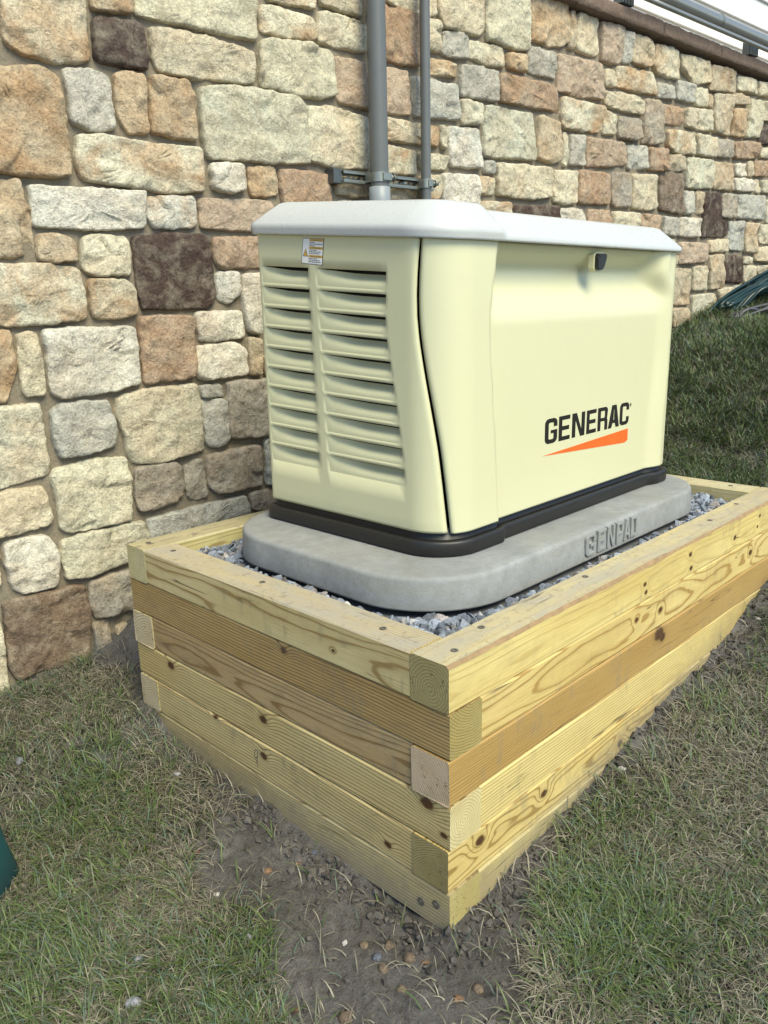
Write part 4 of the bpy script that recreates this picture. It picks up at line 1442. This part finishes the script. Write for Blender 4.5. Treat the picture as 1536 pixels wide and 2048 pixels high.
# lid
lprof = [(-.006, .006, 0), (.009, .003, 0), (.0122, .004, 0), (.0128, .007, 0), (.0125, .0135, .2), (.0105, .0170, .4), (.0060, .0215, .7), (-.049, .0625, 1), (-.055, .0655, 1), (-.064, .0675, 1), (-.085, .069, 1), (-.14, .070, 1)]
vs, fs = [], []
for (o_, dz, wt) in lprof:
    for k in range(nb_):
        s_ = S_TOT*k/nb_
        x, y, nx_, ny_ = outline(s_)
        fl = 1-sstep(.176, .196, x)
        gr_ = math.exp(-((x-.193)/.006)**2)
        o2 = o_+(.006*fl-.003*gr_)*min(1, wt*2)
        X, Y = x+nx_*o2, y+ny_*o2
        if o2 < 0: X = min(max(X, -o2), GL+o2); Y = min(max(Y, -o2), GW+o2)
        vs.append((X, Y, Htop(min(max(Y, 0), GW))+dz+(.011*fl-.002*gr_)*wt-PZ1))
for i in range(len(lprof)-1):
    for k in range(nb_): fs.append((i*nb_+k, i*nb_+(k+1) % nb_, (i+1)*nb_+(k+1) % nb_, (i+1)*nb_+k))
b0 = (len(lprof)-1)*nb_
fs.append(tuple(b0+k for k in range(nb_)))
lid = mobj('lid', pmesh(vs, fs, True), M['lid_sky_tint'], gen)
# latch
def flat_on_front(pts, y0, depth):
    return poly_solid(pts, [], lambda u, v, d: (u, y0-d, v-PZ1), depth)
lp_ = [(.578, .6795), (.583, .687), (.620, .687), (.624, .680), (.612, .655), (.604, .6485), (.584, .6485), (.578, .655)]
lt = flat_on_front(lp_, .004, .010)
bm = bmesh.new(); bm.from_mesh(lt)
bmesh.ops.bevel(bm, geom=[e for e in bm.edges if all(v.co.y < -.004 for v in e.verts)], offset=.002, segments=2, affect='EDGES')
bm.to_mesh(lt); bm.free()
latch = mobj('latch', lt, M['black'], gen)
rim = mobj('latch_plate', flat_on_front([(.574, .683), (.582, .6905), (.622, .6905), (.629, .682), (.615, .652), (.606, .6445), (.582, .6445), (.574, .653)], .018, .0145), M['paint'], latch)
# lettering on the door
yd = DOOR+.0002
for ch, (a, b) in zip('GENERAC', ((.395, .450), (.457, .509), (.519, .581), (.590, .639), (.647, .699), (.703, .764), (.766, .818))):
    ou, ho = glyph(ch, .62, .185 if ch not in 'A' else .20, .2)
    me = poly_solid(ou, ho, lambda u, v, d, a=a, b=b: (a+(b-a)*u/.62, yd-d, .2395+v*.0615-PZ1), .0007)
    mobj('letter', me, M['ink'], gen)
mobj('swoosh', flat_on_front([(.386, .2125), (.800, .1885), (.818, .1935), (.817, .2265)], yd, .0007), M['orange'], gen)
ring_o = [(.8255+.0035*math.cos(k*math.pi/8), .292+.0052*math.sin(k*math.pi/8)) for k in range(16)]
ring_i = [(.8255+.0027*math.cos(k*math.pi/8), .292+.0043*math.sin(k*math.pi/8)) for k in range(16)]
mobj('trademark_ring', poly_solid(ring_o, [ring_i], lambda u, v, d: (u, yd-d, v-PZ1), .0007), M['ink'], gen)
ou, ho = glyph('R', .62, .17, .2)
mobj('trademark_letter', poly_solid(ou, ho, lambda u, v, d: (.8242+u/.62*.0028, yd-d, .2892+v*.0056-PZ1), .0007), M['ink'], gen)
# warning label on the louvred end
LT = {'tl': (.686, .729), 'tr': (.615, .7225), 'bl': (.6955, .6745), 'br': (.6235, .6665)}
def lab(u, v, d):
    t = [LT['bl'][i]*(1-u)+LT['br'][i]*u for i in (0, 1)]
    q = [LT['tl'][i]*(1-u)+LT['tr'][i]*u for i in (0, 1)]
    return (-d-.0002, t[0]*(1-v)+q[0]*v-G0.y, t[1]*(1-v)+q[1]*v-PZ1)
def lrect(u0, u1, v0, v1, d): return poly_solid([(u0, v0), (u1, v0), (u1, v1), (u0, v1)], [], lambda u, v, e: lab(u, v, e), d)
border = mobj('warning_label', lrect(0, 1, 0, 1, .0004), M['print'], gen)
mobj('label_face', lrect(.025, .975, .02, .98, .0007), M['white'], border)
for v0, v1, word in ((.885, .975, 'CAUTION'), (.585, .68, 'ATTENTION'), (.265, .36, 'PRECAUCI\u00d3N')):
    band = mobj('heading_band', lrect(.33, .975, v0, v1, .0009), M['ochre'], border)
    cu = bpy.data.curves.new('t', 'FONT'); cu.body = word; cu.align_x = 'CENTER'; cu.size = 1.0
    to = bpy.data.objects.new('t', cu)
    tm = bpy.data.meshes.new_from_object(to)
    bpy.data.objects.remove(to); bpy.data.curves.remove(cu)
    wmax = max(abs(v.co.x) for v in tm.vertices)*2
    sc_ = .46/wmax
    for v in tm.vertices:
        p = lab(.655+v.co.x*sc_, v0+.015+v.co.y*(v1-v0)*.82, .0011)
        v.co = p
    mobj('heading', tm, M['print'], border)
for k, v0 in enumerate((.83, .765, .70, .53, .468, .405, .205, .14, .075)):
    u = .345
    end = (.62, .95, .60, .70, .90, .84, .76, .90, .92)[k]
    vs, fs = [], []
    rg = random.Random(k+40)
    while u < end-.02:
        w = rg.uniform(.035, .11)
        b = len(vs)
        for (uu, vv) in ((u, v0), (min(end, u+w), v0), (min(end, u+w), v0+.03), (u, v0+.03)): vs.append(lab(uu, vv, .0010))
        fs.append((b, b+1, b+2, b+3))
        u += w+.016
    mobj('text_line', pmesh(vs, fs), M['print'], border)
mobj('warning_triangle', poly_solid([(.055, .29), (.305, .285), (.18, .60)], [], lambda u, v, e: lab(u, v, e), .0009), M['print'], border)
mobj('warning_triangle_fill', poly_solid([(.085, .308), (.275, .304), (.18, .555)], [], lambda u, v, e: lab(u, v, e), .0011), M['ochre'], border)

# ------------------------------------------------------------ conduits on the wall
def conduit(name, s, off, r, z0, z1, label, coup):
    e = empty(name, wl(s, off, z0), label, 'conduit')
    child_world(mobj('pipe', tube_mesh([wl(s, off, z0+(z1-z0)*k/10) for k in range(11)], r, 28), M['pvc']), e)
    if coup:
        zc = .962
        child_world(mobj('coupling', tube_mesh([wl(s, off, zc), wl(s, off, zc-.002), wl(s, off, zc-.11), wl(s, off, zc-.112)], [r+.001, r+.0048, r+.0052, r+.001], 28), M['pvc_light']), e)
    return e
conduit('conduit', 1.150, .071, .0315, -.2, 2.6, 'wide grey plastic conduit rising up the stone wall behind the generator', True)
conduit('conduit', 1.388, .056, .0178, -.15, 2.6, 'narrow grey plastic conduit rising up the stone wall behind the generator', False)
strut = empty('strut_channel', wl(1.22, .02, .972), 'zinc slotted strut channel bolted across the stone wall holding both conduits', 'strut channel')
# slotted face with holes
sa, sb, za, zb_ = 1.020, 1.445, .972, 1.010
slots = []
x = sa+.030
while x < sb-.02:
    slots.append([(x-.011+.0, .9845)]+[(x-.011+.0065*math.cos(math.radians(t)), .991+.0065*math.sin(math.radians(t))) for t in range(-90, -271, -30)][::-1]+[(x+.011+.0065*math.cos(math.radians(t)), .991+.0065*math.sin(math.radians(t))) for t in range(90, -91, -30)])
    x += .047
def stf(u, v, d): return wl(u, .012+d, v)
me = poly_solid([(sa, za), (sb, za), (sb, zb_), (sa, zb_)], [s_ for s_ in slots], lambda u, v, d: stf(u, v, d), .003)
chan = mobj('channel_back', me, M['zinc'])
child_world(chan, strut)
for z_ in (za, zb_-.003):
    m_ = box_mesh(sa, sb, -.040, -.0152, z_, z_+.003, .0006, 1)
    m_.transform(Matrix.Translation(WO) @ Matrix.Rotation(WA, 4, 'Z'))
    child_world(mobj('channel_flange', m_, M['zinc']), strut)
for z_, h_ in ((za+.0032, .007), (zb_-.0102, .007)):
    m_ = box_mesh(sa, sb, -.0400, -.0375, z_, z_+h_, .0005, 1)
    m_.transform(Matrix.Translation(WO) @ Matrix.Rotation(WA, 4, 'Z'))
    child_world(mobj('channel_lip', m_, M['zinc']), strut)
m_ = box_mesh(sa-.034, sa+.002, -.030, .022, za-.004, zb_+.004, .002, 1)
m_.transform(Matrix.Translation(WO) @ Matrix.Rotation(WA, 4, 'Z'))
child_world(mobj('end_bracket', m_, M['steel']), strut)
for s_, off, r in ((1.150, .071, .0315), (1.388, .056, .0178)):
    # strap round the front of the pipe with two ears and a bolt
    vs, fs = [], []
    n_ = 22
    path = []
    path.append((s_-r-.004, .041, -1, 0)); 
    for k in range(n_+1):
        t = math.pi-math.pi*k/n_
        path.append((s_+(r+.0012)*math.cos(t), off+(r+.0012)*math.sin(t), math.cos(t), math.sin(t)))
    path.append((s_+r+.004, .041, 1, 0))
    for a, b, nx_, ny_ in path:
        for th, z_ in ((0, .976), (0, 1.006), (.0022, 1.006), (.0022, .976)): vs.append(wl(a+nx_*th, b+ny_*th, z_))
    for k in range(len(path)-1):
        for j in range(4): fs.append((k*4+j, k*4+(j+1) % 4, k*4+4+(j+1) % 4, k*4+4+j))
    fs.append((0, 1, 2, 3)); fs.append(tuple((len(path)-1)*4+j for j in (3, 2, 1, 0)))
    cl = mobj('clamp', pmesh(vs, fs, False), M['zinc'])
    child_world(cl, strut)
    m_ = box_mesh(s_-r*.45, s_+r*.75, -(off+r+.008), -(off+r*.6), .978, 1.004, .002, 1)
    m_.transform(Matrix.Translation(WO) @ Matrix.Rotation(WA, 4, 'Z'))
    child_world(mobj('clamp_saddle', m_, M['zinc']), strut)
    for (rad, d0, d1, zc) in ((.0055, .0, .034, .991), (.0105, .006, .012, .991), (.013, .014, .017, .991)):
        child_world(mobj('clamp_bolt', tube_mesh([wl(s_+r*.72+d0, off+r*.8, zc), wl(s_+r*.72+d1, off+r*.8, zc)], rad, 6 if rad == .0105 else 14), M['zinc']), strut)
for s_ in (1.308,):
    child_world(mobj('anchor_bolt', tube_mesh([wl(s_, .0152, .991), wl(s_, .018, .991), wl(s_, .0185, .991), wl(s_, .026, .991), wl(s_, .027, .991), wl(s_, .032, .991)], [.0135, .0135, .009, .009, .005, .005], 12), M['zinc']), strut)

# ------------------------------------------------------------ hose and cable heaped by the wall
def gpt(x, y, h): return Vector((x, y, float(gz(np.array([x]), np.array([y]))[0])+h))
hose = empty('garden_hose', gpt(3.95, 1.08, 0), 'dark teal garden hose heaped in long loops against the foot of the stone wall', 'hose')
rg = random.Random(21)
hr = .0095
for k in range(13):
    h0 = .012+.03*rg.random()
    dy = -.019*(k//2)+rg.uniform(-.022, .022)
    ctrl = [(3.52+.02*k+.05*rg.random(), 1.13+dy*.6, .012), (3.66+.03*rg.random(), 1.115+dy*.8, h0+.03*rg.random()), (3.88+.06*rg.random(), 1.09+dy+rg.uniform(-.03, .03), h0+.015+.03*rg.random()), (4.15, 1.075+dy*1.2+rg.uniform(-.03, .02), h0+.03+.05*rg.random()), (4.5, 1.06+dy*1.3, h0+.05), (4.9, 1.03+dy*1.4, h0+.05), (5.2, .96+dy, .02)]
    child_world(mobj('hose_loop', tube_mesh(catmull([gpt(*c) for c in ctrl], 7), hr, 10), M['hose']), hose)
for k in range(4):
    ctrl = [(3.66+.03*k, 1.03-.012*k, .013), (3.84, 1.015-.03*k, .05+.018*k), (4.05, .96-.035*k, .03+.015*k), (4.35, .90-.02*k, .06), (4.7, .93, .03)]
    child_world(mobj('hose_loop', tube_mesh(catmull([gpt(*c) for c in ctrl], 7), hr, 10), M['hose']), hose)
cab = empty('grey_cable', gpt(3.68, .93, 0), 'bundle of grey cable coiled on the grass in front of the teal hose', 'cable')
for k in range(6):
    ctrl = [(3.56+.006*k, .975-.006*k, .008), (3.60+.02*k, .985-.03*k, .02+.012*(k % 3)), (3.70+.01*k, .945-.03*k, .02+.016*(k % 2)), (3.80, .895-.026*k, .012+.012*((k+1) % 3)), (3.92+.04*k, .85+.006*k, .010)]
    child_world(mobj('cable_loop', tube_mesh(catmull([gpt(*c) for c in ctrl], 7), .0085, 8), M['cable']), cab)

# ------------------------------------------------------------ teal tub at the left edge
tub = empty('plastic_tub', (-.581, .742, -.55), 'teal plastic tub standing in the grass at the left edge', 'tub', math.radians(-45))
bm = bmesh.new()
w0, w1, h_ = .068, .048, .30
pr = []
for z, w in ((0, w0-.006), (.004, w0-.001), (.02, w0+.001), (.028, w0+.006), (.10, w0-.004), (.27, w1), (.275, w1+.004), (.30, w1+.004), (.30, w1-.004), (.02, w0-.008)):
    ring = []
    for cx_, cy_, a0 in ((1, -1, -90), (1, 1, 0), (-1, 1, 90), (-1, -1, 180)):
        for k in range(7):
            a = math.radians(a0+15*k); r = .028
            ring.append(bm.verts.new((cx_*(w-r)+r*math.cos(a), cy_*(w*1.35-r)+r*math.sin(a), z)))
    pr.append(ring)
for a, b in zip(pr[:-1], pr[1:]):
    for k in range(len(a)): bm.faces.new((a[k], a[(k+1) % len(a)], b[(k+1) % len(a)], b[k]))
bm.faces.new(pr[0][::-1]); bm.faces.new(pr[-1])
me = bpy.data.meshes.new('mesh'); bm.to_mesh(me); bm.free()
me.polygons.foreach_set('use_smooth', [True]*len(me.polygons))
mobj('tub_body', me, M['teal'], tub)
# ------------------------------------------------------------ pebbles and chips lying on the ground
def ground_z(x, y):
    a, b = np.array([x]), np.array([y])
    return float((gz(a, b)+ground_detail(a, b))[0])
def pmat(name, col, sc=120):
    m = NT(name)
    P = m.obj()
    g = m.noise(P, sc*2.5, 4, .7)
    c = m.mix(m.ramp(m.noise(P, sc, 4, .6), [(.35, 0.0), (.65, 1.0)]), tuple(v*.7 for v in col), tuple(min(1, v*1.25) for v in col))
    c = m.mix(1.0, c, m.ramp(g, [(.3, .7), (.7, 1.2)]), 'MULTIPLY')
    return m.set(Base_Color=c, Roughness=.85, Specular_IOR_Level=.3, Normal=m.bump(g, .5, .002))
PM = {'pale': pmat('pale_chip', (.25, .25, .275)), 'brown': pmat('brown_pebble', (.145, .108, .076)), 'blue': pmat('blue_pebble', (.10, .11, .135)), 'red': pmat('brick_chip', (.20, .095, .065)), 'white': pmat('white_chip', (.38, .37, .345)), 'orange': pmat('orange_chip', (.19, .115, .065))}
PEB = [(-.326, 1.101, .0135, 'pale', 'pale grey gravel chip in the turf at the far left, below the stone wall'),
 (-.075, .796, .010, 'pale', 'small grey gravel chip in the turf close to the near timber face'),
 (-.366, .661, .0075, 'pale', 'tiny pale gravel chip in mid turf beside the teal tub'),
 (-.387, .500, .0085, 'pale', 'upper of two touching pale chips in the left turf'),
 (-.388, .465, .0080, 'white', 'lower and whiter of two touching pale chips in the left turf'),
 (-.221, .420, .0075, 'white', 'whitish pebble on the left rim of the bare soil patch'),
 (-.247, .272, .009, 'pale', 'blue grey chip beside a straw at the soil edge, lower left'),
 (-.414, .376, .0085, 'pale', 'pale chip below the two touching chips in the left turf'),
 (-.468, .293, .0155, 'pale', 'largest blue grey gravel chip at the bottom left in the turf'),
 (-.386, .187, .010, 'pale', 'grey chip at the bottom edge of the picture in the turf'),
 (-.128, 1.210, .012, 'red', 'brick red flake in the turf just below the stone wall'),
 (-.246, .632, .007, 'red', 'small reddish flake in the middle of the left turf'),
 (-.181, .546, .007, 'red', 'bright red flake where the left turf meets bare soil'),
 (-.104, .117, .009, 'brown', 'leftmost upper brown pebble on the soil below the timber corner'),
 (-.078, .079, .0095, 'brown', 'brown pebble on the soil directly below the timber corner'),
 (-.074, .031, .012, 'brown', 'larger tan pebble on the soil with a grass sprig beside it'),
 (-.118, .053, .0115, 'brown', 'round tan pebble on the soil, nearest below the blue pebble'),
 (-.109, .079, .010, 'blue', 'rounded blue grey pebble among tan pebbles on the soil'),
 (-.130, -.001, .010, 'brown', 'lone tan pebble lower on the bare soil'),
 (-.048, -.103, .010, 'brown', 'tan pebble at the right of the bare soil patch near the bottom'),
 (-.117, .384, .011, 'orange', 'flat orange chip on the soil left of the timber face'),
 (-.057, .361, .007, 'red', 'small red chip on the soil near the near timber face'),
 (-.125, .147, .0065, 'white', 'small white sliver on the soil left of the tan pebbles'),
 (-.019, .354, .008, 'blue', 'flat bluish chip on the soil against the near timber face'),
 (-.058, .007, .008, 'orange', 'orange chip on the soil right of the larger tan pebble'),
 (-.278, .099, .008, 'red', 'red flake near the bottom left of the soil patch'),
 (-.235, .025, .013, 'brown', 'broad brown stone at the very bottom of the soil patch'),
 (-.084, -.089, .010, 'orange', 'dull orange stone half sunk at the bottom of the soil patch'),
 (1.327, -.040, .010, 'white', 'white chip on the soil beside the far part of the front timbers'),
 (.575, -.028, .010, 'white', 'white chip at the foot of the front timbers by a grass tuft'),
 (.495, -.085, .008, 'white', 'white sliver on thin turf right of the timber box')]
for i, (x, y, r, k, lb) in enumerate(PEB):
    rg = random.Random(i*7+1)
    bm = bmesh.new()
    bmesh.ops.create_icosphere(bm, subdivisions=2, radius=1.0)
    ang = k in ('pale', 'white', 'red', 'orange')
    for v in bm.verts:
        q = v.co.normalized()
        w = 1+.42*mnoise.noise(q*1.3+Vector((i*3.1, 0, 0)))+.16*mnoise.noise(q*3.2+Vector((i, 5, 0)))
        v.co = q*w
    if ang:
        for t in range(9):
            d = Vector((rg.gauss(0, 1), rg.gauss(0, 1), rg.gauss(0, 1))).normalized(); lim = rg.uniform(.62, .82)
            for v in bm.verts:
                q = v.co.dot(d)
                if q > lim: v.co -= d*(q-lim)
    fl = .55 if k in ('red', 'orange') else .75
    for v in bm.verts: v.co = Vector((v.co.x*r*1.0, v.co.y*r*.9, v.co.z*r*fl))
    me = bpy.data.meshes.new('mesh'); bm.to_mesh(me); bm.free()
    if not ang: me.polygons.foreach_set('use_smooth', [True]*len(me.polygons))
    o = mobj('pebble', me, PM[k])
    o.location = (x, y, ground_z(x, y)+r*fl*.12+(.014 if k in ('pale',) else 0.0))
    o.rotation_euler = (rg.uniform(-.2, .2), rg.uniform(-.2, .2), rg.uniform(0, 6))
    tag(o, lb, 'pebble', 'loose pebbles and chips on the ground')

# ------------------------------------------------------------ soil crumbs
items, cols = [], []
cr = np.random.default_rng(4)
xs_ = cr.uniform(-.4, 1.75, 60000); ys_ = cr.uniform(-.32, .75, 60000)
ss = soilness(xs_, ys_) > .5
dfront = np.where((xs_ > 0) & (ys_ < 0), -ys_, np.where((xs_ < 0) & (ys_ > 0), -xs_, np.hypot(np.minimum(xs_, 0), np.minimum(ys_, 0))))
pr_ = np.clip(1.2-dfront/.075, .045, 1.0)*(.25+.75*(fbm(xs_*11, ys_*11, 8, 2) > .42))
keep = ss & (cr.random(60000) < pr_*.8) & ~box_mask(xs_, ys_, .004)
xs_, ys_ = xs_[keep], ys_[keep]
zs_ = gz(xs_, ys_)+ground_detail(xs_, ys_)
for x, y, z in zip(xs_, ys_, zs_):
    r = cr.choice([.002, .0025, .003, .004, .0055, .008, .0115], p=[.16, .17, .19, .19, .14, .10, .05])
    items.append((np.array([x, y, z+r*.35]), r, int(cr.integers(0, 14))))
    v = cr.uniform(.05, .12)
    cols.append((v*1.05, v*.96, v*.87))
crumbs = tag(mobj('soil_crumbs', scatter(items, cols), M['crumb']), 'loose dark crumbs of earth thrown up along the timber box', 'soil', kind='stuff')

# ------------------------------------------------------------ grass
def blades(x, y, L, w, lean, az, curl, col, tipc, seg=3):
    """curved tapering blades as one mesh; returns verts, tris, colours"""
    n = len(x)
    z = gz(x, y)+ground_detail(x, y)-.002
    ca, sa = np.cos(az), np.sin(az)
    V = np.zeros((n, 2*seg+1, 3)); Cc = np.zeros((n, 2*seg+1, 3))
    px, py, pz = x.copy(), y.copy(), z.copy()
    th = lean*.45
    for k in range(seg+1):
        t = k/seg
        ww = w*(1-t**1.6)*.5*(1.0 if k else .8)
        c = col*(1-t)[..., None] if False else col*(1-t)+tipc*t
        if k < seg:
            V[:, 2*k] = np.stack([px-sa*ww, py+ca*ww, pz], -1)
            V[:, 2*k+1] = np.stack([px+sa*ww, py-ca*ww, pz+ww*.25], -1)
            Cc[:, 2*k] = c; Cc[:, 2*k+1] = c
        else:
            V[:, 2*k] = np.stack([px, py, pz], -1); Cc[:, 2*k] = c
        st = L/seg
        px = px+np.sin(th)*ca*st; py = py+np.sin(th)*sa*st; pz = pz+np.cos(th)*st
        th = th+lean*.4+curl/seg
    # keep tips above ground
    X, Y = V[..., 0], V[..., 1]
    g = gz(X, Y)+ground_detail(X, Y)
    V[:, 1:, 2] = np.maximum(V[:, 1:, 2], g[:, 1:]+.001+.006*np.arange(2*seg)/(2*seg)*np.random.default_rng(1).random((n, 1)))
    tr = []
    for k in range(seg-1):
        tr += [(2*k, 2*k+1, 2*k+3), (2*k, 2*k+3, 2*k+2)]
    tr.append((2*seg-2, 2*seg-1, 2*seg))
    tr = np.array(tr)
    T_ = (tr[None]+(np.arange(n)*(2*seg+1))[:, None, None]).reshape(-1, 3)
    return V.reshape(-1, 3), T_, Cc.reshape(-1, 3)
def grow(n, x0, x1, y0, y1, seed, wscale=1.0, lscale=1.0, seg=3, viewcull=True):
    r = np.random.default_rng(seed)
    x = r.uniform(x0, x1, n); y = r.uniform(y0, y1, n)
    # clumps
    nc = max(10, n//14)
    ci = r.integers(0, nc, n)
    cx_, cy_ = r.uniform(x0, x1, nc), r.uniform(y0, y1, nc)
    cl = r.random(n) < .62
    sg = .012*lscale
    x = np.where(cl, cx_[ci]+r.normal(0, sg, n), x); y = np.where(cl, cy_[ci]+r.normal(0, sg, n), y)
    so = soilness(x, y)
    soft = np.zeros(n)
    for q in range(6): soft += soilness(x+r.normal(0, .035, n), y+r.normal(0, .035, n))/6
    patch = fbm(x*5, y*5, 61, 3)
    dens = .35+1.3*np.clip((patch-.33)/.3, 0, 1)
    # worn strip along the front of the box and the corner
    df = np.where((x > -.05) & (y < 0), np.hypot(np.minimum(x, 0), y), 9)
    dens *= np.clip(.42+df/.35, 0, 1)
    worn = np.exp(-(((x-.55)/.28)**2+((y+.14)/.10)**2))*.55
    dens *= 1-worn
    dens *= .86*np.clip(1-soft, 0, 1)**1.2
    dens = np.maximum(dens, .015)
    dens = np.where(so > .5, .02+.10*np.clip(1-soft, 0, 1), dens)
    wallside = (y-1.4-math.tan(WA)*x) > -.02
    keep = (r.random(n) < np.clip(dens, 0, 1)) & ~box_mask(x, y, .006) & ~wallside
    if viewcull:
        z = gz(x, y)
        d = np.stack([x-CAM.x, y-CAM.y, z-CAM.z], -1)
        qx, qy, qz = d@np.array(r2[:]), d@np.array(u2[:]), d@np.array(f_[:])
        m_ = .45
        keep &= (qz > .05) & (np.abs(qx) < qz*(768/FPX+m_)) & (np.abs(qy) < qz*(1024/FPX+m_))
    x, y, ci, so = x[keep], y[keep], ci[keep], so[keep]
    n = len(x)
    cr_ = r.random(nc)[ci]; ca_ = r.uniform(0, 2*np.pi, nc)[ci]
    flow = 2*np.pi*fbm(x*2.2, y*2.2, 71, 2)*1.6
    az = np.where(r.random(n) < .30, flow+r.normal(0, .8, n), np.where(r.random(n) < .5, ca_+r.normal(0, .6, n), r.uniform(0, 2*np.pi, n)))
    deadp = np.clip(.42+1.9*(fbm(x*4+9, y*4+3, 81, 3)-.42)+.35*(cr_ > .75), .05, .9)
    # straw where the wall sheds water and by the worn strip
    deadp = np.where(x > 1.8, deadp*.55, deadp)
    deadp = np.where(so > .5, .8, deadp)
    dead = r.random(n) < deadp
    L = r.uniform(.030, .084, n)*lscale*np.where(dead, .95, 1.0)
    w = r.uniform(.0018, .0040, n)*wscale*np.where(dead, .75, 1.0)
    lean = np.where(dead, r.uniform(1.40, 1.68, n), np.clip(r.normal(1.28, .24, n), .45, 1.6))
    curl = r.normal(.05, .35, n)
    g = r.random(n)[:, None]
    hue = (.5*cr_+.5*r.random(n))[:, None]
    green = (1-hue)*np.array([.045, .085, .022])+hue*np.array([.125, .165, .050])
    blueg = np.array([.085, .130, .092])
    green = np.where(r.random((n, 1)) < .25, blueg*(.7+.6*g), green)
    straw = (1-g**.7)*np.array([.14, .125, .09])+g**1.4*np.array([.38, .35, .26])
    col = np.where(dead[:, None], straw, green*(.75+.5*g)*np.where(x > 1.8, 1.35, 1.0)[:, None])
    tip = np.where(dead[:, None], straw*1.1, np.where(r.random((n, 1)) < .22, straw, green*1.35))
    return blades(x, y, L, w, lean, az, curl, col*.72, tip*.90, seg)
parts = [grow(200000, -1.05, .5, -.75, 1.42, 1), grow(100000, .0, 2.0, -.75, .02, 2), grow(45000, 1.62, 2.3, -.35, 1.35, 3),
         grow(120000, 2.2, 4.6, -.3, 1.25, 4, 1.5, 1.15, 2), grow(26000, 4.4, 7.0, -1.2, 1.2, 5, 2.2, 1.2, 2)]
vv, tt, cc = [], [], []
b = 0
for v, t, c in parts:
    vv.append(v); tt.append(t+b); cc.append(c); b += len(v)
me = fast_mesh(np.concatenate(vv), np.concatenate(tt), True)
add_col(me, np.concatenate(cc))
grass = tag(mobj('grass', me, M['grass']), 'patchy short lawn of green blades and dead straw', 'grass', kind='stuff')
